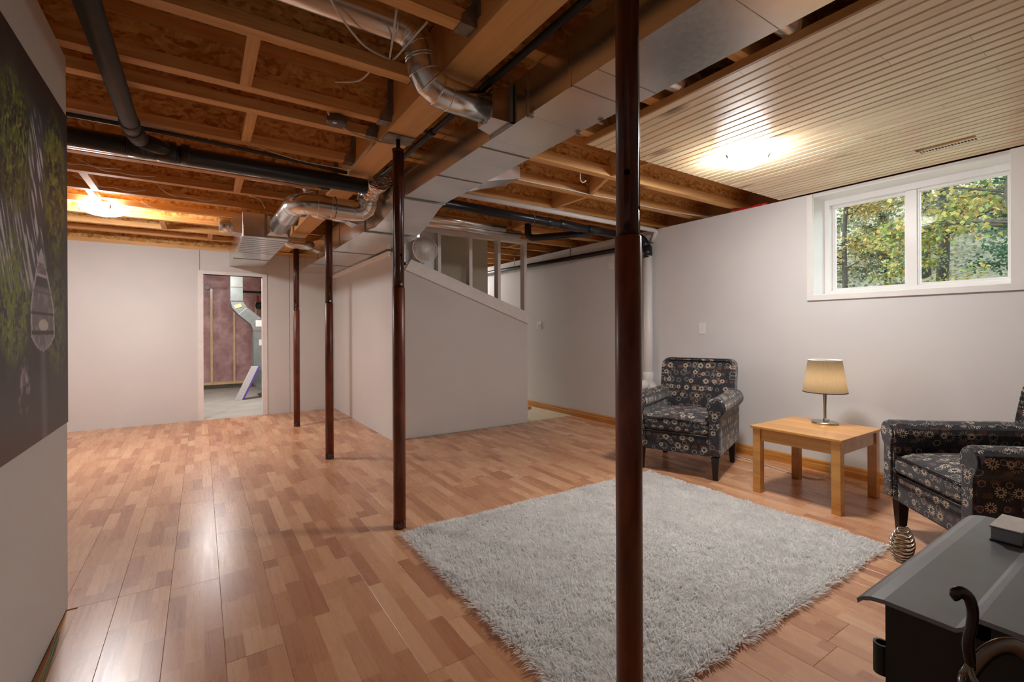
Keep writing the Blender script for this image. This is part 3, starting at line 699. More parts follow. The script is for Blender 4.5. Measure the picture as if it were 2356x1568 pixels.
wire('thin white wire sagging under the joist toward the drain pipe', [(.24, 3.40, 2.397), (.42, 3.425, 2.365), (.62, 3.445, 2.352), (.86, 3.465, 2.362), (.905, 3.47, 2.375)], .003)
wire('white wire stapled to the bottom of a joist beyond the main duct', [(1.62, 3.09, 2.408), (2.2, 3.092, 2.404), (2.6, 3.09, 2.409), (2.85, 3.093, 2.404), (3.2, 3.09, 2.41), (3.7, 3.095, 2.404), (4.2, 3.09, 2.41), (4.5, 3.0, 2.40)], .006)
wire('thin white wire along the joist above the black drain', [(1.75, 3.62, 2.395), (2.1, 3.62, 2.39), (2.6, 3.63, 2.39), (3.0, 3.60, 2.395)], .004)
wire('thin loose wire dangling behind the ceiling duct takeoff', [(.36, 4.74, 2.40), (.45, 4.70, 2.37), (.48, 4.72, 2.30)], .003)
wire('thin black wire looped on the passage wall switch box', [(4.365, 4.25, 2.15), (4.365, 4.42, 2.05), (4.365, 4.36, 1.97), (4.372, 4.31, 1.98)], .003)
wire('green cable lying in the gap under the left partition', [(-.475, 2.55, .008), (-.46, 2.35, .01), (-.455, 2.1, .012), (-.47, 1.9, .01)], .004, 'green_cable')
# cobweb tangle of thin cable ends in the far left bays
for k, (x, y) in enumerate(((-.72, 4.52), (-.52, 4.60), (-.62, 5.1), (-.08, 5.12), (-.25, 5.75))):
    a = rng.uniform(-.12, .12, 8)
    wire(('white cable ends tangled under the joist bay, bundle ' + ('nearest the canvas', 'beside the drain', 'above the dome light', 'right of the dome light', 'stapled past the dome light')[k]),
         [(x - .22, y - .1, 2.44), (x - .1 + a[0] * .3, y + a[1] * .3, 2.40), (x + a[2] * .3, y + .04, 2.42), (x + .1, y + a[3] * .3, 2.395), (x + .22, y + .06, 2.43)], .004)

# ================================================================== CEILING FITTINGS
jx = thing('junction_box', 'round grey ceiling box with a small label, hung by wires from a joist', 'electrical box', (.638, 2.73, 2.36))
MB().lathe([(.02, .04), (.05, .035), (.054, .028), (.054, .0), (.05, -.004), (.001, -.004)], (.638, 2.73, 2.362), 32).build('cover', plain('grey_metal_cover', '5d564c', .5, .3), jx)
MB().box(.612, .634, 2.705, 2.725, 2.3565, 2.3575).build('printed_label', M['white'], jx)
MB().tube(bend([(.60, 2.71, 2.38), (.585, 2.70, 2.40), (.58, 2.68, 2.42)], .02), .006, 8).build('cable_stub', M['wire'], jx)

def dome(label, x, y, z, r, off=''):
    t = thing('ceiling_light' + off, label, 'ceiling light', (x, y, z), local=True)
    MB().lathe([(r * .74, .018), (r * .80, .0), (r * .80, -.022), (r * .78, -.024)], n=40).build('base_pan', M['white'], t)
    pr = [(r * 1.0, -.022), (r * 1.01, -.028), (r * .95, -.045), (r * .80, -.063), (r * .58, -.081), (r * .32, -.092), (r * .1, -.096), (.001, -.0965)]
    MB().lathe(pr, n=48, caps=False).build('glass_dome' + off, M['dome'], t)
    for k in range(3):
        a = 2 * PI * k / 3 + .9
        MB().tube([(r * .93 * math.cos(a), r * .93 * math.sin(a), -.052), (r * 1.0 * math.cos(a), r * 1.0 * math.sin(a), -.034), (r * .99 * math.cos(a), r * .99 * math.sin(a), -.018)], .009, 10).build('clip', M['steel'], t)
    return t
dome('lit white dome light on the pine ceiling', 3.00, 1.745, 2.366, .152)
dome('lit white dome light under the open joists by the canvas', -.765, 5.86, 2.40, .185)
# lamps hidden from the picture: the passage behind the stairs and the utility room are both seen lit
dome('dome light in the passage past the stairs', 3.97, 8.3, 2.40, .165, '_passage_offscreen')
dome('dome light in the utility room', .1, 9.0, 2.40, .165, '_utility_offscreen')

vt = thing('ceiling_vent', 'small slotted air vent recessed in the pine ceiling', 'vent', (3.987, .96, 2.37))
MB().box(3.952, 4.021, .815, 1.105, 2.55, 2.553).box(3.951, 3.953, .815, 1.105, 2.386, 2.55).box(4.020, 4.022, .815, 1.105, 2.386, 2.55).box(3.953, 4.020, .813, .815, 2.386, 2.55).box(3.953, 4.020, 1.105, 1.107, 2.386, 2.55).build('duct_back', M['galv_dull'], vt)
fm = MB().box(3.952, 3.960, .815, 1.105, 2.366, 2.39).box(4.013, 4.021, .815, 1.105, 2.366, 2.39).box(3.96, 4.013, .815, .823, 2.366, 2.39).box(3.96, 4.013, 1.097, 1.105, 2.366, 2.39)
fm.build('frame', M['pine'], vt)
for k in range(17):
    y = .835 + k * .0156
    MB().hexa([(3.964, y, 2.3675), (4.005, y, 2.3675), (4.005, y + .004, 2.3675), (3.964, y + .004, 2.3675)], [(3.964, y + .004, 2.380), (4.005, y + .004, 2.380), (4.005, y + .008, 2.380), (3.964, y + .008, 2.380)]).build('louvre', M['white'], vt)
MB().box(4.003, 4.012, .825, 1.096, 2.3665, 2.372).build('bar', M['white'], vt)

hk = MB().tube(bend([(2.42, 2.70, 2.41), (2.42, 2.70, 2.345), (2.44, 2.69, 2.325), (2.46, 2.68, 2.345)], .02), .004, 8).build('ceiling_hook', M['white']); tag(hk, 'white screw hook in a joist beyond the main duct', 'hook')

def plate(name, label, y, z, wd, ht, n, x=XR):
    t = thing(name, label, 'light switch', (x, y, z))
    MB().box(x - .006, x, y - wd / 2, y + wd / 2, z - ht / 2, z + ht / 2).build('cover_plate', M['white'], t, bevel=.002)
    for k in range(n):
        yy = y + (k - (n - 1) / 2) * .046
        MB().box(x - .016 if n > 1 else x - .011, x - .005, yy - (.008 if n > 1 else .005), yy + (.008 if n > 1 else .005), z - .02, z + .006).build('toggle', M['white'], t)
    return t
plate('light_switch', 'white double switch plate on the passage wall past the knee wall', 5.84, 1.28, .118, .12, 2)
plate('light_switch', 'white single switch plate on the grey wall above the armchair', 3.0, 1.215, .072, .118, 1)
plate('light_switch', 'small white box high on the passage wall beside the drain stack', 4.31, 2.015, .085, .085, 0)

# ================================================================== CANVAS PRINT ON THE LEFT PARTITION
def vnoise(x, y, seed=0):
    r_ = np.random.default_rng(seed); g = r_.random((64, 64)); xi = np.floor(x).astype(int); yi = np.floor(y).astype(int); fx = x - xi; fy = y - yi
    fx = fx * fx * (3 - 2 * fx); fy = fy * fy * (3 - 2 * fy); G_ = lambda a, b: g[a % 64, b % 64]
    return (G_(xi, yi) * (1 - fx) + G_(xi + 1, yi) * fx) * (1 - fy) + (G_(xi, yi + 1) * (1 - fx) + G_(xi + 1, yi + 1) * fx) * fy
def fbm(x, y, seed=0, o=4):
    s_ = 0; a = .5
    for k in range(o): s_ = s_ + a * vnoise(x * 2 ** k, y * 2 ** k, seed + k); a *= .5
    return s_
CY0, CY1, CZ0, CZ1 = 1.70, 2.593, .836, 2.075
NY, NZ = 190, 260
gy = np.linspace(CY0, CY1, NY); gz = np.linspace(CZ0, CZ1, NZ); Yg, Zg = np.meshgrid(gy, gz, indexing='ij')
a = (1 / 1.887 - 1 / Yg) / (1 / 1.887 - 1 / 2.593); v = (Zg - CZ0) / (CZ1 - CZ0)
def ss(e0, e1, x): t_ = np.clip((x - e0) / (e1 - e0), 0, 1); return t_ * t_ * (3 - 2 * t_)
def blob(ca, cv_, ra, rv): return np.clip(1 - ((a - ca) / ra) ** 2 - ((v - cv_) / rv) ** 2, 0, 1)
C3 = lambda h: np.array(srgb(h)[:3])
L = np.zeros((NY, NZ, 3)) + C3('34393b')
def lay_c(mask, h):
    global L
    L = L * (1 - mask[..., None]) + C3(h) * mask[..., None]
n1 = fbm(a * 9, v * 14, 1); n2 = fbm(a * 24, v * 40, 5); n3 = fbm(a * 60, v * 90, 9)
lay_c(np.clip((n1 - .42) * 3, 0, 1) * .6, '566059')
strk = vnoise((a * .9 + v * 1.1) * 60, (a - v) * 9, 20)
water = np.clip(blob(.15, .50, .55, .12) + blob(.48, .70, .17, .2), 0, 1)
lay_c(np.clip(water * 1.6, 0, 1) * .55, '6b6d78'); lay_c(np.clip(water * 1.8, 0, 1) * np.clip((strk - .52) * 4, 0, 1), 'd9d8de')
for ca, cv_, ra, rv, h, k in ((.12, .74, .34, .20, '68753d', 1.2), (.78, .73, .22, .24, '7d8638', 1.5), (.08, .38, .32, .17, '7c8f45', 1.5), (.80, .33, .2, .22, '5d6b4b', .8)):
    bl = blob(ca, cv_, ra, rv); lay_c(np.clip(bl * 1.5, 0, 1) * np.clip((n2 - .40) * 6, 0, 1) * .9, h); lay_c(np.clip(bl * k, 0, 1) * np.clip((n3 - .52) * 7, 0, 1) * .85, 'a9ad4e' if k > 1 else '8f9a60')
lay_c(np.clip((np.abs(v - .95) < .05) * 1.0, 0, 1) * .5 * n1, '22262c')
lay_c(ss(.24, .12, v) * .75, '4a4a52'); lay_c(ss(.10, .0, v) * .7, '3d3440')
lay_c(np.clip(1 - np.abs(a - .57 - (.24 - v) * .1) / .07, 0, 1) * (v < .25) * .45, '8f8f98')
lay_c(blob(.25, .16, .12, .08) * np.clip((n2 - .45) * 5, 0, 1), 'b9b3ba')
vb = np.clip((v - .243) / (.525 - .243), 0, 1); inside = (v > .243) & (v < .525)
hw = .2 * np.clip(np.sqrt(np.clip(vb * 7, 0, 1)), 0, 1) * np.clip((1 - vb) * 1.75, 0, 1) ** .8
ca_ = .56 + (vb - .5) * -.03; d = np.abs(a - ca_)
lay_c(((d < hw) & inside) * 1.0, 'c9c7c8'); lay_c(((d < hw - .022) & inside & (vb < .86)) * 1.0, '7d7c82')
lay_c(((d < hw - .022) & inside & (vb < .86)) * np.clip((n2 - .45) * 4, 0, 1) * .7, 'aaa9ad')
for bv, h in ((.18, '403c3e'), (.36, '46444a'), (.57, '77757a'), (.73, 'cfcdce'), (.80, '8a888c')):
    lay_c(((d < hw - .01) & inside & (np.abs(vb - bv) < .016)) * 1.0, h)
lay_c(((d < hw - .03) & inside & (vb > .62) & (vb < .72)) * .8, '3c3c42'); lay_c((blob(.58, .243 + .25 * .282, .09, .018) > .2) * .9, 'dedbd6')
cvs = thing('canvas_print', 'large canvas print of a canoe on a tree lined river', 'picture', (-.47, 2.15, .836))
vs = [(-.452, float(y), float(z)) for y in gy for z in gz]
fs = [(i * NZ + j, (i + 1) * NZ + j, (i + 1) * NZ + j + 1, i * NZ + j + 1) for i in range(NY - 1) for j in range(NZ - 1)]
me = bpy.data.meshes.new('print'); me.from_pydata(vs, [], fs); at = me.color_attributes.new('Col', 'FLOAT_COLOR', 'POINT')
at.data.foreach_set('color', np.concatenate([L.reshape(-1, 3), np.ones((NY * NZ, 1))], 1).astype(np.float32).ravel())
t = NT('canvas_print'); t.P(Base_Color=t.n('ShaderNodeVertexColor', layer_name='Col').outputs[0], Roughness=.42); me.materials.append(t.m)
po = bpy.data.objects.new('print', me); COL.objects.link(po); put(po, cvs)
MB().box(-.488, -.4525, CY0, CY1, CZ0, CZ1).build('stretcher', M['abs_dusty'], cvs)

# ================================================================== ARMCHAIRS
def armchair(name, label, x, y, rz):
    t = thing(name, label, 'armchair', (x, y, 0), rz, group='patterned fabric armchairs', local=True)
    fab = M['fabric']
    for sx in (-1, 1):
        for fy in (-.315, .325):
            b = .019; tp_ = .030; zt = .185; cx = sx * .305
            MB().hexa([(cx - b, fy - b, 0), (cx + b, fy - b, 0), (cx + b, fy + b, 0), (cx - b, fy + b, 0)],
                      [(cx - tp_, fy - tp_, zt), (cx + tp_, fy - tp_, zt), (cx + tp_, fy + tp_, zt), (cx - tp_, fy + tp_, zt)]).build('leg', M['leg'], t, bevel=.003)
        # rolled arm: panel + scroll, outline in x/z, extruded front to back
        c = (sx * .318, .585); r = .074; pts = []
        inner = sx * .262; outer = sx * .352
        prof = [(inner, .20), (inner, .535)]
        for k in range(0, 11):
            ang = R(200 - k * 24); prof.append((c[0] + sx * r * math.cos(ang), c[1] + r * math.sin(ang)))
        prof += [(outer, .51), (outer, .20)]
        rings = []
        for yy, kx, kz in ((-.375, .93, .985), (-.36, 1, 1), (-.1, 1, 1.0), (.2, 1, 1.012), (.385, 1, 1.0)):
            rings.append([((px - c[0]) * kx + c[0], yy, .2 + (pz - .2) * kz) for px, pz in prof])
        MB().loft(rings, smooth=False).build('arm', fab, t, bevel=.012, seg=2, uv=True)
        pf = [((px - c[0]) * .80 + c[0], .215 + (pz - .2) * .955) for px, pz in prof]
        MB().prism(pf, 'y', -.385, -.37).build('arm_front', fab, t, bevel=.006, uv=True)
    MB().box(-.27, .27, -.355, .35, .185, .335).build('seat_base', fab, t, bevel=.012, uv=True)
    # seat cushion, crowned
    rings = []
    for k in range(9):
        u = k / 8; yy = -.375 + u * .65; rr = []
        bul = .022 * math.sin(PI * min(1, u * 1.0)); zf = .345
        ed = .02 if k in (0, 8) else 0
        for j in range(9): rr.append((-.262 + .524 * j / 8, yy, zf + ed))
        for j in range(9):
            q = 1 - j / 8; rr.append((-.262 + .524 * q, yy, .468 - ed + bul + .018 * math.sin(PI * q)))
        rings.append(rr)
    MB().loft(rings, smooth=True).build('seat_cushion', fab, t, bevel=.022, seg=3, uv=True)
    for z in (.352, .462):
        MB().tube([(-.258, -.2, z), (-.262, -.365, z), (-.25, -.377, z), (.25, -.377, z), (.262, -.365, z), (.258, -.2, z)], .005, 8).build('piping', M['leg'], t)
    # backrest
    out = [(-.325, .30)] + [(-.33, .55), (-.335, .80)] + [(-.335 + .07 - .07 * math.cos(a_), .86 + .07 * math.sin(a_)) for a_ in [R(q) for q in (0, 25, 50, 75, 90)]]
    out = out + [(-px, pz) for px, pz in reversed(out)]
    rings = []
    for yy, sc, br in ((.250, .93, 0), (.227, .975, 0), (.245, 1, 0), (.355, 1, 0), (.39, .97, 0)):
        rr = []
        for px, pz in out:
            zz = .30 + (pz - .30) * (sc if sc > .95 else .965); rk = (zz - .45) * .20
            bulge = -.02 * math.cos(PI * px / .7) * math.sin(PI * max(0, min(1, (zz - .35) / .6))) if yy < .255 else 0
            rr.append((px * sc, yy + rk + bulge, zz))
        rings.append(rr)
    MB().loft(rings, smooth=False).build('backrest', fab, t, bevel=.02, seg=3, uv=True)
    MB().tube([(px * .97, .240 + (.30 + (pz - .3) * .99 - .45) * .20, .30 + (pz - .30) * .995) for px, pz in out[1:-1]], .005, 8).build('piping', M['leg'], t)
    return t
armchair('armchair', 'black flower-patterned armchair facing the rug, beside the drain stack', 3.607, 2.621, R(-69.5))
armchair('armchair', 'black flower-patterned armchair between the side table and the stove', 3.475, .612, R(-134))

# ================================================================== SIDE TABLE, LAMP, CORD
tb = thing('side_table', 'honey pine side table with square legs', 'table', (3.73, 1.636, 0))
X0, X1, Y0, Y1, TZ = 3.405, 4.055, 1.335, 1.937, .49
MB().box(X0, X1, Y0, Y1, TZ - .017, TZ).build('table_top', M['honey'], tb, bevel=.003)
for x in (X0 + .012, X1 - .07):
    for y in (Y0 + .012, Y1 - .07):
        MB().box(x, x + .056, y, y + .056, 0, TZ - .017).build('leg', M['honey'], tb, bevel=.003)
for a_, b_ in ((Y0 + .022, Y0 + .04), (Y1 - .04, Y1 - .022)): MB().box(X0 + .06, X1 - .06, a_, b_, TZ - .105, TZ - .017).build('apron', M['honey'], tb)
for a_, b_ in ((X0 + .022, X0 + .04), (X1 - .04, X1 - .022)): MB().box(a_, b_, Y0 + .06, Y1 - .06, TZ - .105, TZ - .017).build('apron', M['honey'], tb)

LX, LY = 3.93, 1.652
lp = thing('table_lamp', 'brushed metal table lamp with a pleated taupe shade', 'lamp', (LX, LY, TZ), local=True)
MB().lathe([(.086, 0), (.088, .004), (.088, .010), (.082, .0145), (.03, .018), (.001, .018)], n=48).build('base', M['steel'], lp)
MB().lathe([(.013, .018), (.009, .05), (.010, .15), (.015, .24), (.015, .28)], n=24).build('stem', M['steel'], lp)
MB().box(-.014, .03, -.02, .0, .018, .038).build('switch', M['white'], lp, bevel=.004)
t = NT('pleated_shade')
df_ = t.n('ShaderNodeBsdfDiffuse', {0: srgb('5a4d3e')}); tl = t.n('ShaderNodeBsdfTranslucent', {0: srgb('a58f70')}); mx = t.n('ShaderNodeMixShader', {0: .33, 1: df_.outputs[0], 2: tl.outputs[0]})
t.t.links.new(mx.outputs[0], t.out.inputs[0]); M['shade'] = t.m
n = 144; rings = []
for z, r_ in ((.238, .143), (.36, .126), (.478, .107)):
    rings.append([((r_ + (.0022 if k % 2 else -.0022)) * math.cos(2 * PI * k / n), (r_ + (.0022 if k % 2 else -.0022)) * math.sin(2 * PI * k / n), z) for k in range(n)])
sh = MB().loft(rings, caps=False, smooth=False).build('shade', M['shade'], lp, fix=False)
for z, r_ in ((.238, .144), (.478, .108)):
    MB().tube([(r_ * math.cos(2 * PI * k / 48), r_ * math.sin(2 * PI * k / 48), z) for k in range(49)], .0035, 8, caps=False).build('trim_ring', plain('shade_trim', '3b352c', .6) if z < .3 else M['white'], lp)
MB().lathe([(.001, .28), (.018, .29), (.03, .33), (.026, .36), (.001, .375)], n=20, caps=False).build('bulb', emit('lamp_bulb', 'fff0dc', 20), lp)
wire('white lamp cord lying on the floor under the side table', [(4.22, 1.72, .25), (4.205, 1.735, .03), (4.15, 1.76, .006), (4.074, 1.80, .006), (4.078, 1.903, .006), (4.115, 2.095, .006), (4.175, 2.277, .006), (4.206, 2.5, .006), (4.33, 2.9, .006)], .0045, name='lamp_cord', sm=.15)

# ================================================================== SHAG RUG
RX0, RX1, RY0, RY1 = .975, 3.13, 1.0, 2.65
rg = thing('shag_rug', 'light grey shaggy rug on the laminate floor', 'rug', (2.05, 1.82, 0))
MB().box(RX0 + .015, RX1 - .015, RY0 + .015, RY1 - .015, .0005, .016).build('backing', plain('rug_backing', 'e6e3de', .95), rg)
t = NT('rug_pile')
rr_ = t.n('ShaderNodeVertexColor', layer_name='Col').outputs[0]
df_ = t.n('ShaderNodeBsdfDiffuse', {0: rr_}); tl = t.n('ShaderNodeBsdfTranslucent', {0: rr_}); mx = t.n('ShaderNodeMixShader', {0: .5, 1: df_.outputs[0], 2: tl.outputs[0]}); t.t.links.new(mx.outputs[0], t.out.inputs[0]); M['pile'] = t.m
N = 120000
px = rng.uniform(RX0, RX1, N); py = rng.uniform(RY0, RY1, N)
# denser near the camera side is not needed; lean follows slow noise like brushed pile
ang = fbm(px * 9, py * 9, 31) * 7 + rng.normal(0, .8, N); lean = .008 + .014 * fbm(px * 6, py * 6, 41) + rng.normal(0, .004, N)
ex = np.minimum(np.minimum(px - RX0, RX1 - px), np.minimum(py - RY0, RY1 - py)); edge = np.clip(1 - ex / .03, 0, 1)
dx = np.cos(ang) * lean; dy = np.sin(ang) * lean
ox = np.where(px - RX0 < .03, -1, 0) + np.where(RX1 - px < .03, 1, 0); oy = np.where(py - RY0 < .03, -1, 0) + np.where(RY1 - py < .03, 1, 0)
dx = dx + ox * edge * .025; dy = dy + oy * edge * .025
hgt = .030 + .012 * fbm(px * 9, py * 9, 51) + rng.normal(0, .003, N); hgt = hgt + .016 * (fbm(px * 32, py * 32, 71) - .5); hgt = np.where(edge > 0, hgt * (1 - .45 * edge), hgt)
wv = rng.uniform(0, PI, N); hwid = .0028; wx = np.cos(wv) * hwid; wy = np.sin(wv) * hwid
zb = .010
V = np.stack([np.stack([px - wx, py - wy, np.full(N, zb)], 1), np.stack([px + wx, py + wy, np.full(N, zb)], 1),
              np.stack([px + wx * 1.1 + dx * .45, py + wy * 1.1 + dy * .45, zb + (hgt - zb) * .7], 1), np.stack([px - wx * 1.1 + dx * .45, py - wy * 1.1 + dy * .45, zb + (hgt - zb) * .7], 1),
              np.stack([px + dx, py + dy, hgt], 1)], 1).reshape(-1, 3)
me = bpy.data.meshes.new('pile'); base = np.arange(N) * 5
me.vertices.add(N * 5); me.vertices.foreach_set('co', V.astype(np.float32).ravel())
li = np.stack([base, base + 1, base + 2, base + 3, base + 3, base + 2, base + 4], 1).ravel()
me.loops.add(N * 7); me.loops.foreach_set('vertex_index', li.astype(np.int32))
ls = np.stack([np.arange(N) * 7, np.arange(N) * 7 + 4], 1).ravel(); me.polygons.add(N * 2); me.polygons.foreach_set('loop_start', ls.astype(np.int32))
me.update(calc_edges=True); me.validate()
at = me.color_attributes.new('Col', 'FLOAT_COLOR', 'POINT')
tone = np.clip(.95 + .04 * (fbm(px * 5, py * 5, 61) - .5) + rng.normal(0, .03, N), .6, .98)
cc = np.repeat(np.stack([tone, tone * .992, tone * .975, np.ones(N)], 1)[:, None, :], 5, 1); 
at.data.foreach_set('color', cc.astype(np.float32).ravel()); me.materials.append(M['pile'])
po = bpy.data.objects.new('pile', me); COL.objects.link(po); put(po, rg); po['kind'] = 'stuff'

# ================================================================== WOOD STOVE
sv = thing('wood_stove', 'black steel wood stove with a scratched grey step top', 'stove', (1.39, .05, 0))
MB().box(1.058, 1.70, -.36, .345, .15, .6925).build('firebox', M['stove'], sv)
MB().box(1.058, 1.70, -.36, .205, .6925, .7225).build('upper_box', M['stove'], sv)
for x in (1.12, 1.62):
    for y in (-.34, .27): MB().box(x, x + .05, y, y + .05, 0, .16).build('leg', M['stove'], sv, bevel=.004)
tpl = [(.388, .683), (.378, .6915), (.365, .697), (.345, .700), (.246, .700), (.238, .705), (.217, .730), (-.37, .730)]
tpm = MB(); n_ = len(tpl); XA, XB = 1.05, 1.745
for x in (XA, XB):
    tpm.v += [(x, y, z) for y, z in tpl] + [(x, y - (.002 if z < .69 else 0), z - .008) for y, z in tpl]
q_ = 2 * n_
fs = []
for k in range(n_ - 1):
    fs += [(k, k + 1, q_ + k + 1, q_ + k), (n_ + k, q_ + n_ + k, q_ + n_ + k + 1, n_ + k + 1), (k, n_ + k, n_ + k + 1, k + 1), (q_ + k, q_ + k + 1, q_ + n_ + k + 1, q_ + n_ + k)]
fs += [(0, q_, q_ + n_, n_), (n_ - 1, 2 * n_ - 1, q_ + 2 * n_ - 1, q_ + n_ - 1)]
tpm.f = fs; tpm.sm = [False] * len(fs); tpm.mi = [0] * len(fs)
tpm.build('top_plate', M['stove_top'], sv)
dr = MB().box(1.18, 1.62, .345, .365, .22, .60).build('door', M['stove'], sv, bevel=.006)
MB().box(1.24, 1.56, .365, .368, .30, .53).build('door_glass', plain('dark_stove_glass', '0b0a0a', .08, var=0), dr)
MB().lathe([(.013, -.03), (.013, .03)], (1.165, .352, .30), 14).build('hinge', M['stove'], dr)
MB().lathe([(.013, -.03), (.013, .03)], (1.165, .352, .50), 14).build('hinge', M['stove'], dr)
# hinge loop seen past the corner
cl = [(1.079 + .014 * math.cos(R(q)), .357 + .014 * math.sin(R(q))) for q in range(-60, 241, 20)] + [(1.079 + .010 * math.cos(R(q)), .357 + .010 * math.sin(R(q))) for q in range(240, -61, -20)]
MB().prism(cl, 'z', .548, .604).build('air_lever', M['stove'], sv)
# coil spring handle
hd = MB(); pts = []
for k in range(0, 150):
    u = k / 149; r_ = .010 + .019 * math.sin(PI * min(1, max(0, u))) ; a_ = u * 2 * PI * 9
    pts.append((1.50 + .03 * (u - .5) + r_ * math.cos(a_), .455 + .03 * u, .675 - .085 * u + r_ * math.sin(a_) * .35 + 0))
# coil axis runs down and outward
pts = []
ax = Vector((.035, .02, -.10)); u_ = ax.normalized(); e1 = u_.cross(Vector((0, 1, 0))).normalized(); e2 = u_.cross(e1)
for k in range(0, 200):
    u = k / 199; r_ = .008 + .016 * math.sin(PI * u) ** .8; a_ = u * 2 * PI * 9
    q = Vector((1.497, .447, .69)) + ax * u + e1 * r_ * math.cos(a_) + e2 * r_ * math.sin(a_); pts.append(q)
hdl = MB().tube(pts, .0028, 8).build('coil_handle', plain('nickel_coil', 'd8cfbf', .2, 1.0), sv)
MB().tube([(1.53, .365, .58), (1.532, .467, .592)], .003, 8).build('handle_rod', M['stove'], sv)

bk = thing('book', 'small thick book with a pale cover lying on the stove top', 'book', (1.612, .276, .7008), local=True)
MB().box(-.059, .060, -.027, .027, .0330, .0355).build('front_cover', plain('pale_cover', 'd9d3cd', .5, var=.12, scale=25), bk)
MB().box(-.059, .060, -.027, .027, 0, .003).build('back_cover', M['abs'], bk)
MB().box(.054, .060, -.027, .027, .003, .033).build('spine', M['abs'], bk)
MB().box(-.054, .054, -.0255, .0255, .003, .033).build('page_block', plain('grey_pages', '8d9094', .7), bk)
MB().box(-.0595, -.0565, -.027, .027, .0318, .0331).build('cover_edge', M['abs'], bk)

# ================================================================== FIRE TOOL SET
TS = Vector((.925, .128, 0)); PK = Vector((.845, .186, 0)); NK = plain('polished_nickel', '8b857d', .22, 1.0, var=.1); NKd = plain('dark_nickel', '4a4641', .25, 1.0, var=.1)
fs_ = thing('tool_stand', 'nickel fireplace tool stand with curved arms beside the stove', 'stand', (TS.x, TS.y, 0), local=True)
MB().lathe([(.085, 0), (.085, .012), (.06, .02), (.02, .028), (.012, .05)], n=36).build('base', NKd, fs_)
MB().lathe([(.010, .03), (.010, .82), (.016, .83), (.001, .86)], n=20).build('pole', NKd, fs_)
dv = (PK - TS).normalized()
for s_, zz in ((1, .80), (-1, .80)):
    pts = [Vector((0, 0, zz - .05)) + dv * s_ * q * .1 + Vector((0, 0, h_)) for q, h_ in ((.0, .0), (.2, .022), (.45, .034), (.7, .026), (.9, .004), (1.0, -.012))]
    MB().tube(bend(pts, .05, 5), .012, 12, flat=.35).build('hook_arm', NK, fs_)
MB().tube([Vector((0, 0, .70)), Vector((0, 0, .70)) + dv * .04 + Vector((0, 0, -.03)), Vector((0, 0, .70)) + dv * .075 + Vector((0, 0, -.075))], .011, 10, flat=.4).build('lower_arm', NK, fs_)
pk = thing('fire_poker', 'nickel fire poker with a twisted grip and hooked end', 'poker', (PK.x, PK.y, 0), local=True)
rv = Vector((.8336, -.5524, 0))
hook = [(-.012, .845), (-.017, .850), (-.010, .853), (.002, .846), (.008, .828), (.006, .805), (.000, .785), (.003, .765), (.007, .748)]
MB().tube(bend([rv * x_ + Vector((0, 0, z_)) for x_, z_ in hook], .01, 3), .0075, 12, flat=.6).build('hook', NKd, pk)
for ph in (0, PI):
    MB().tube([rv * (.005 + .010 * math.sin(k / 14 * PI) * math.cos(ph + k * .25)) + _F * (.010 * math.sin(k / 14 * PI) * math.sin(ph + k * .25)) + Vector((0, 0, .755 - k * .0032)) for k in range(15)], .0042, 8).build('twist_strand', NK, pk)
MB().lathe([(.006, .72), (.016, .712), (.018, .705), (.014, .698), (.017, .69), (.014, .68), (.018, .66), (.023, .62), (.02, .57), (.012, .53), (.008, .52), (.006, .40), (.006, .06), (.001, .035)], (rv * .006)[:], 28).build('grip_and_shaft', NK, pk)
for k in range(6):
    MB().tube([rv * .006 + (rv * math.cos(k * PI / 3 + j * .22) + _F * math.sin(k * PI / 3 + j * .22)) * (.018 + .0045 * math.sin(j / 12 * PI)) + Vector((0, 0, .67 - j * .009)) for j in range(13)], .004, 6).build('spiral_rib', NK, pk)

# ================================================================== WHITE FAN ON THE STAIR OPENING
FC = Vector((2.10, 4.93, 2.118)); fr_ = .146
fn = thing('clip_fan', 'white round fan with wire grille fixed above the sloping board', 'fan', (FC.x, 5.0, 1.97))
MB().tube([(FC.x + fr_ * math.cos(2 * PI * k / 48), FC.y, FC.z + fr_ * math.sin(2 * PI * k / 48)) for k in range(49)], .006, 8, caps=False).build('rim', M['white'], fn)
gl_ = MB()
for k in range(64):
    a_ = 2 * PI * k / 64; c_, s_ = math.cos(a_), math.sin(a_); a2 = a_ + .22; c2, s2 = math.cos(a2), math.sin(a2)
    gl_.tube([(FC.x + .03 * c_, FC.y - .035, FC.z + .03 * s_), (FC.x + .09 * c2, FC.y - .033, FC.z + .09 * s2), (FC.x + fr_ * math.cos(a_ + .3), FC.y, FC.z + fr_ * math.sin(a_ + .3))], .0026, 5, caps=False)
g_ = gl_.build('grille', M['white'], fn, fix=False); g_['kind'] = 'stuff'
MB().lathe([(.001, -.042), (.03, -.040), (.036, -.034), (.036, -.028)], FC[:], 28, axis='y').build('badge', M['white'], fn)
for k in range(3):
    a_ = 2 * PI * k / 3 + .4; pv = []
    for q in range(7):
        b_ = a_ + (q / 6 - .5) * 1.1; pv.append((FC.x + .125 * math.cos(b_), FC.y - .012 + .022 * q / 6, FC.z + .125 * math.sin(b_)))
    pv.append((FC.x + .02 * math.cos(a_), FC.y, FC.z + .02 * math.sin(a_)))
    MB().add(pv, [(7, q, q + 1) for q in range(6)]).build('blade', M['cream'], fn, fix=False)
MB().lathe([(.05, .02), (.06, .05), (.045, .09), (.001, .1)], FC[:], 24, axis='y').build('motor', M['white'], fn)
MB().box(FC.x - .10, FC.x - .06, 4.95, 5.06, 2.0, 2.2).build('bracket', M['white'], fn, bevel=.006)

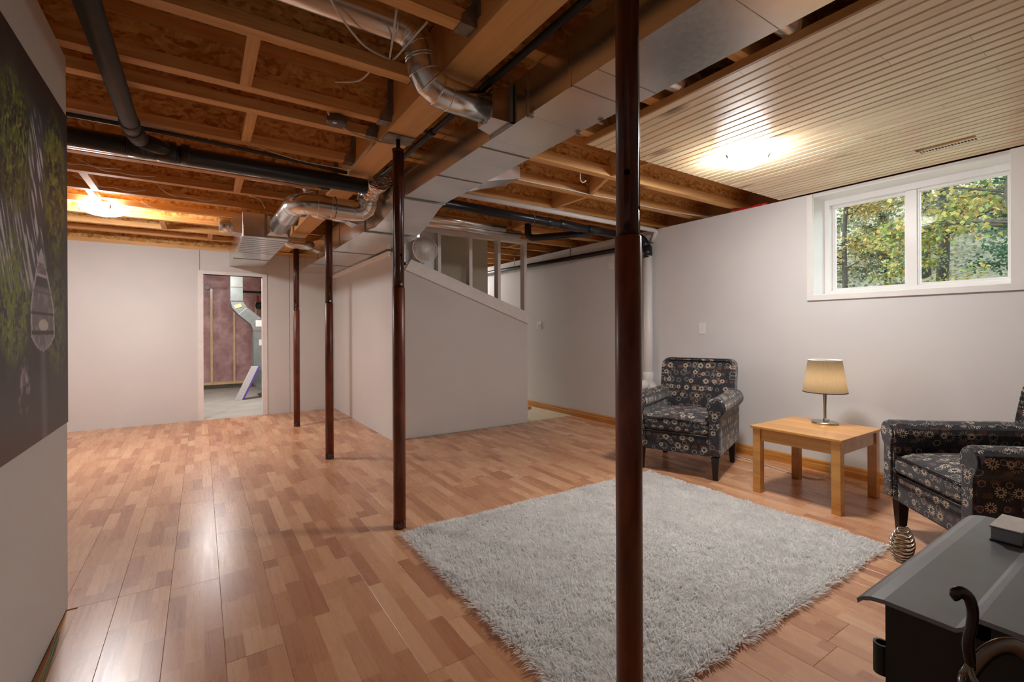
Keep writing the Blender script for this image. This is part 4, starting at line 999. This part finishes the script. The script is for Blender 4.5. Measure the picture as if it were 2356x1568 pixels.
# ================================================================== UTILITY ROOM THROUGH THE DOORWAY
t = NT('pink_insulation'); p = t.pos(); nz = t.noise(p, 5.0, 4, .6, .3); n2_ = t.noise(t.map(p, (1, 1, .5)), 1.6, 3)
col = t.ramp(nz, [(.25, srgb('a37b7f')), (.5, srgb('bf979b')), (.75, srgb('d8bcbe'))]); t.P(Base_Color=col, Roughness=.38); t.bump(nz, .45, .05); M['pink'] = t.m
iw = MB(); nx, nz_ = 44, 40; vs = []
for i in range(nx + 1):
    for j in range(nz_ + 1):
        x = -.6 + 2.4 * i / nx; z = .14 + 2.3 * j / nz_
        bul = .035 * abs(math.sin(PI * (x - .185) / .41)) + .02 * math.sin(x * 9 + z * 7) * math.sin(z * 5.0 - x * 3)
        vs.append((x, 11.72 - bul, z))
iw.add(vs, [(i * (nz_ + 1) + j, (i + 1) * (nz_ + 1) + j, (i + 1) * (nz_ + 1) + j + 1, i * (nz_ + 1) + j + 1) for i in range(nx) for j in range(nz_)], True)
ub = struct(iw.build('wall_utility_insulation', M['pink'], fix=False), 'pink insulated wall of the utility room under plastic')
struct(MB().box(-3.3, 4, 11.75, 11.9, 0, ZS).build('wall_utility_far', M['concrete']))
for x in (-.225, .185, .595, 1.0):
    MB().box(x - .02, x + .02, 11.655, 11.69, .14, (2.1 if x < .3 else 1.86)).build('stud', M['pine'], ub)
MB().box(-.6, 1.6, 11.62, 11.72, .09, .14).build('bottom_plate', M['pine'], ub)
fc = bpy.data.curves.new('barrier_print', 'FONT'); fc.body = 'TAXCOME'; fc.size = .052; fc.extrude = .0005
fo = bpy.data.objects.new('barrier_print', fc); COL.objects.link(fo); fo.location = (.16, 11.60, 2.10); fo.rotation_euler = (R(90), 0, 0); fc.materials.append(M['abs']); fo.parent = ub
bpy.context.view_layer.update(); dg = bpy.context.evaluated_depsgraph_get(); me = bpy.data.meshes.new_from_object(fo.evaluated_get(dg)); nm = bpy.data.objects.new('barrier_lettering', me); COL.objects.link(nm); nm.location = fo.location; nm.rotation_euler = fo.rotation_euler; nm.parent = ub; nm.scale = (1.25, 1, 1)
bpy.data.objects.remove(fo)
MB().lathe([(.045, 0), (.045, .003)], (.11, 11.60, 2.122), 24, axis='y').build('barrier_logo', M['abs'], ub)
MB().box(.50, .78, 11.60, 11.603, 2.10, 2.108).build('barrier_rule', M['abs'], ub); MB().box(.52, .74, 11.60, 11.603, 2.125, 2.131).build('barrier_rule', M['abs'], ub)

fd = thing('furnace_duct', 'dull offset furnace duct with taped paper notes in the utility room', 'duct', (.9, 9.9, 0))
DU = M['galv_dull']; Yd0, Yd1 = 9.75, 10.15
def slab(poly, nm): MB().prism(poly, 'y', Yd0, Yd1).build(nm, DU, fd, bevel=.004)
slab([(.44, 1.75), (.635, 1.75), (.635, 2.63), (.44, 2.63)], 'upper_drop')
slab([(.44, 1.75), (.47, 1.62), (.56, 1.51), (.70, 1.64), (.635, 1.75)], 'upper_elbow')
slab([(.56, 1.51), (.76, 1.33), (.90, 1.47), (.70, 1.64)], 'offset')
slab([(.76, 1.33), (.80, 1.22), (.98, 1.22), (.98, 1.40), (.90, 1.47)], 'lower_elbow')
slab([(.80, .50), (.98, .50), (.98, 1.22), (.80, 1.22)], 'lower_drop')
slab([(.80, .50), (.80, .30), (.83, .20), (.90, .12), (.98, .07), (1.5, .07), (1.5, .50)], 'boot')
for z in (1.75, 2.0, 1.22, .5): MB().box(.43 if z > 1.5 else .79, .645 if z > 1.5 else .99, Yd0 - .006, Yd0, z - .008, z + .008).build('cleat', M['steel'], fd)
def note(nm, lab, x, z, wd, ht, mat, rot=0):
    o = MB().box(-wd / 2, wd / 2, -.0015, 0, -ht / 2, ht / 2).build(nm, mat); o.location = (x, Yd0 - .0065, z); o.rotation_euler = (0, rot, 0); tag(o, lab, 'paper')
note('paper_note', 'cream paper note taped crooked on the furnace duct elbow', .555, 1.66, .11, .065, plain('manila', 'd8c590', .7), R(-22))
note('paper_note', 'white paper sheet taped at the bend of the furnace duct', .885, 1.35, .10, .115, M['white'])
note('paper_note', 'white paper sheet taped lower on the furnace duct', .945, 1.0, .12, .11, M['white'])
pkx = thing('flooring_carton', 'long white and purple carton leaning against the furnace duct', 'carton', (.56, 9.55, 0))
cb = [(.50, 9.50, .004), (.60, 9.50, .0), (.60, 9.66, .0), (.50, 9.66, .004)]; sh_ = Vector((.26, .06, .57))
tq = [Vector(c_) + sh_ for c_ in cb]; MB().hexa(cb, [c_[:] for c_ in tq]).build('carton_body', plain('carton_white', 'd8d6da', .5, var=.08, scale=30), pkx, bevel=.003)
cb2 = [(.600, 9.495, .0), (.63, 9.495, .0), (.63, 9.66, .0), (.600, 9.66, .0)]; MB().hexa(cb2, [(Vector(c_) + sh_)[:] for c_ in cb2]).build('purple_side', plain('carton_purple', '6d52b8', .5), pkx)
vl = thing('water_meter', 'dark green valve body with a red handle on the utility wall', 'valve', (1.07, 11.55, 1.7))
MB().lathe([(.001, -.09), (.07, -.07), (.08, 0), (.07, .07), (.001, .09)], (1.07, 11.56, 1.767), 20, axis='x').build('body', plain('green_paint', '16382e', .4), vl)
MB().box(1.01, 1.055, 11.50, 11.54, 1.83, 1.98).build('red_handle', plain('red_handle', '9c1e1e', .4), vl, bevel=.004)
MB().tube([(.7, 11.58, 2.06), (1.5, 11.58, 2.05)], .02, 10).build('pipe', M['blackpipe'], vl)
MB().tube([(1.13, 11.56, 1.72), (1.4, 11.56, 1.70)], .03, 12).build('braided_hose', M['foil'], vl)

# ================================================================== OUTSIDE THE WINDOW
gm = MB(); nx, ny = 30, 24; vs = []
for i in range(nx + 1):
    for j in range(ny + 1):
        x = 4.8 + 22 * i / nx; y = -8 + 26 * j / ny; vs.append((x, y, 1.05 + max(0, x - 7) * .16 + max(0, x - 14) * .55 + .15 * math.sin(x * 1.3 + y)))
gm.add(vs, [(i * (ny + 1) + j, (i + 1) * (ny + 1) + j, (i + 1) * (ny + 1) + j + 1, i * (ny + 1) + j + 1) for i in range(nx) for j in range(ny)], True)
struct(gm.build('hillside', plain('leaf_litter', '7c7a66', .9, var=.5, scale=9), fix=False), 'leaf strewn wooded hillside')
t = NT('autumn_leaf'); c_ = t.n('ShaderNodeVertexColor', layer_name='Col').outputs[0]
df_ = t.n('ShaderNodeBsdfDiffuse', {0: c_}); tl = t.n('ShaderNodeBsdfTranslucent', {0: c_}); mx = t.n('ShaderNodeMixShader', {0: .4, 1: df_.outputs[0], 2: tl.outputs[0]}); t.t.links.new(mx.outputs[0], t.out.inputs[0]); M['leaf'] = t.m
M['bark'] = plain('bark', '4b473f', .9, var=.35, scale=20)
PAL = {'gold': ['b89d5e', 'c4ac6e', 'a89358', 'b5a974', '8f8b60', '9a9678'], 'green': ['7d9058', '929e60', 'a3a668', 'b8a666', '6b7c56', 'b59d5c'], 'dull': ['7f8868', '8d9578', '6f7a66', '9a9470', '9aa088'], 'pine': ['56755a', '64826a', '4c684f']}
def leaf_mesh(cs, sizes, pal, droop=.5):
    n = len(cs); th = rng.uniform(0, 2 * PI, n); ph = rng.normal(-droop, .5, n); rl = rng.uniform(-1, 1, n)
    d = np.stack([np.cos(th) * np.cos(ph), np.sin(th) * np.cos(ph), np.sin(ph)], 1); up = np.tile([0, 0, 1.0], (n, 1))
    s_ = np.cross(d, up); s_ /= np.linalg.norm(s_, axis=1)[:, None] + 1e-6; nn = np.cross(s_, d); s_ = s_ * np.cos(rl)[:, None] + nn * np.sin(rl)[:, None]; nn = np.cross(s_, d)
    z = np.asarray(sizes)[:, None]; c = np.asarray(cs)
    V = np.stack([c - d * z * .5, c + s_ * z * .42 + nn * z * .1 - d * z * .05, c + d * z * .55, c - s_ * z * .42 + nn * z * .1 - d * z * .05], 1).reshape(-1, 3)
    b = np.arange(n) * 4; fs = np.stack([b, b + 1, b + 2, b, b + 2, b + 3], 1).reshape(-1, 3)
    me = bpy.data.meshes.new('foliage'); me.from_pydata(V.tolist(), [], fs.tolist())
    cols = np.array([srgb(h) for h in PAL[pal]])[rng.integers(0, len(PAL[pal]), n)]; cols[:, :3] *= rng.uniform(.7, 1.25, n)[:, None]; cols = np.clip(cols, 0, 1)
    at = me.color_attributes.new('Col', 'FLOAT_COLOR', 'POINT'); at.data.foreach_set('color', np.repeat(cols, 4, 0).astype(np.float32).ravel()); me.materials.append(M['leaf'])
    return me
def gz_(x, y): return 1.05 + max(0, x - 7) * .16 + max(0, x - 14) * .55
def tree(label, x, y, h, r, nb, nl, ls, pal, spread, lean=(0, 0), objs=0, z0f=.2, cat='tree'):
    z0 = gz_(x, y) - .2; t = thing('tree', label, cat, (x, y, z0))
    P = [Vector((x + lean[0] * u * h, y + lean[1] * u * h, z0 + u * h)) + Vector((rng.normal(0, .03), rng.normal(0, .03), 0)) * h * .3 for u in (0, .2, .4, .6, .8, 1)]
    MB().tube(P, [r, r * .9, r * .75, r * .6, r * .4, r * .15], 10).build('trunk', M['bark'], t)
    cs = []
    for k in range(nb):
        u = z0f + (1 - z0f) * rng.random(); q = u * 5; i = min(4, int(q)); a0 = P[i].lerp(P[i + 1], q - i); an = rng.uniform(0, 2 * PI); ln = spread * rng.uniform(.5, 1) * (1.1 - .4 * u)
        dr_ = Vector((math.cos(an), math.sin(an), rng.uniform(-.05, .45))); pts = [a0 + dr_ * ln * s__ + Vector((rng.normal(0, .04), rng.normal(0, .04), -.12 * s__ * s__ * ln)) for s__ in (0, .33, .66, 1)]
        MB().tube(pts, [r * .22, r * .16, r * .1, r * .05], 6).build('branch', M['bark'], t)
        m_ = max(1, nl // nb)
        for j in range(m_):
            s__ = rng.uniform(.15, 1.05); q2 = min(2.999, max(0, s__ * 3 - .001)); i2 = int(q2); c0 = pts[i2].lerp(pts[i2 + 1], q2 - i2)
            cs.append((c0 + Vector((rng.normal(0, .13), rng.normal(0, .13), rng.normal(-.03, .09))) * (ln / 1.2))[:])
    cs = np.array(cs); sz = rng.uniform(.6, 1.2, len(cs)) * ls
    if objs:
        for c, s__ in zip(cs[:objs], sz[:objs]):
            o = bpy.data.objects.new('leaf', random.choice(LEAF[pal])); COL.objects.link(o); o.parent = t
            o.location = Vector(c) - t.location; o.rotation_euler = (rng.uniform(-.9, .9), rng.uniform(-.9, .9), rng.uniform(0, 6.28)); o.scale = (s__, s__, s__)
        cs, sz = cs[objs:], sz[objs:]
    if len(cs):
        f = bpy.data.objects.new('foliage', leaf_mesh(cs, sz, pal)); COL.objects.link(f); put(f, t); f['kind'] = 'stuff'
    return t
LEAF = {}
def mk_leaf(h):
    out = []
    for k in range(11):
        a_ = PI / 2 + 2 * PI * k / 11; r_ = (.55, .30, .5, .27, .42, .22, .22, .42, .27, .5, .30)[k]; out.append((r_ * math.cos(a_), r_ * math.sin(a_), -.08 * abs(math.cos(a_))))
    m_ = MB().add([(0, -.1, .03)] + out, [(0, k + 1, (k + 1) % 11 + 1) for k in range(11)]); me = m_.mesh('leaf', M['leaf']); at = me.color_attributes.new('Col', 'FLOAT_COLOR', 'POINT')
    at.data.foreach_set('color', list(srgb(h)) * 12); return me
for pal in ('gold', 'green'): LEAF[pal] = [mk_leaf(h) for h in PAL[pal]]
tree('maple with green and yellow leaves close outside the window', 8.6, 1.35, 4.6, .09, 40, 4200, .075, 'green', 1.9, (.02, .03), objs=220, z0f=.25)
tree('golden leaved young maple outside the window beside a slim sapling', 9.6, 3.7, 3.6, .05, 34, 6500, .06, 'gold', 1.5, (-.03, 0), objs=60, z0f=.2)
tree('tall yellowing tree standing behind the maple', 11.8, 2.9, 6.0, .10, 40, 9000, .075, 'gold', 2.2)
tree('dark green conifer outside the window behind the green maple', 11.0, 1.7, 3.2, .08, 34, 6500, .06, 'pine', 1.6, z0f=.05)
tree('slim grey sapling beside the golden maple', 10.2, 4.6, 5.2, .06, 18, 900, .08, 'dull', 1.0, (.02, -.02))
tree('dull green tree on the hillside beyond the grey sapling', 13.5, 5.6, 6.5, .13, 40, 9000, .085, 'dull', 2.4)
tree('dull green tree on the hillside beyond the golden maple', 14.5, 4.0, 7.5, .14, 40, 10000, .09, 'dull', 2.6)
tree('dull green tree on the hillside behind the conifer', 14.0, 2.2, 7.0, .13, 40, 9500, .09, 'dull', 2.5)
tree('greenish shrub low on the slope outside the window', 9.0, 2.5, 1.7, .03, 26, 3600, .055, 'green', 1.0, z0f=.05, cat='shrub')
tree('pale scrub low on the slope below the golden maple', 10.5, 3.4, 2.0, .03, 28, 4200, .06, 'dull', 1.2, z0f=.05, cat='shrub')
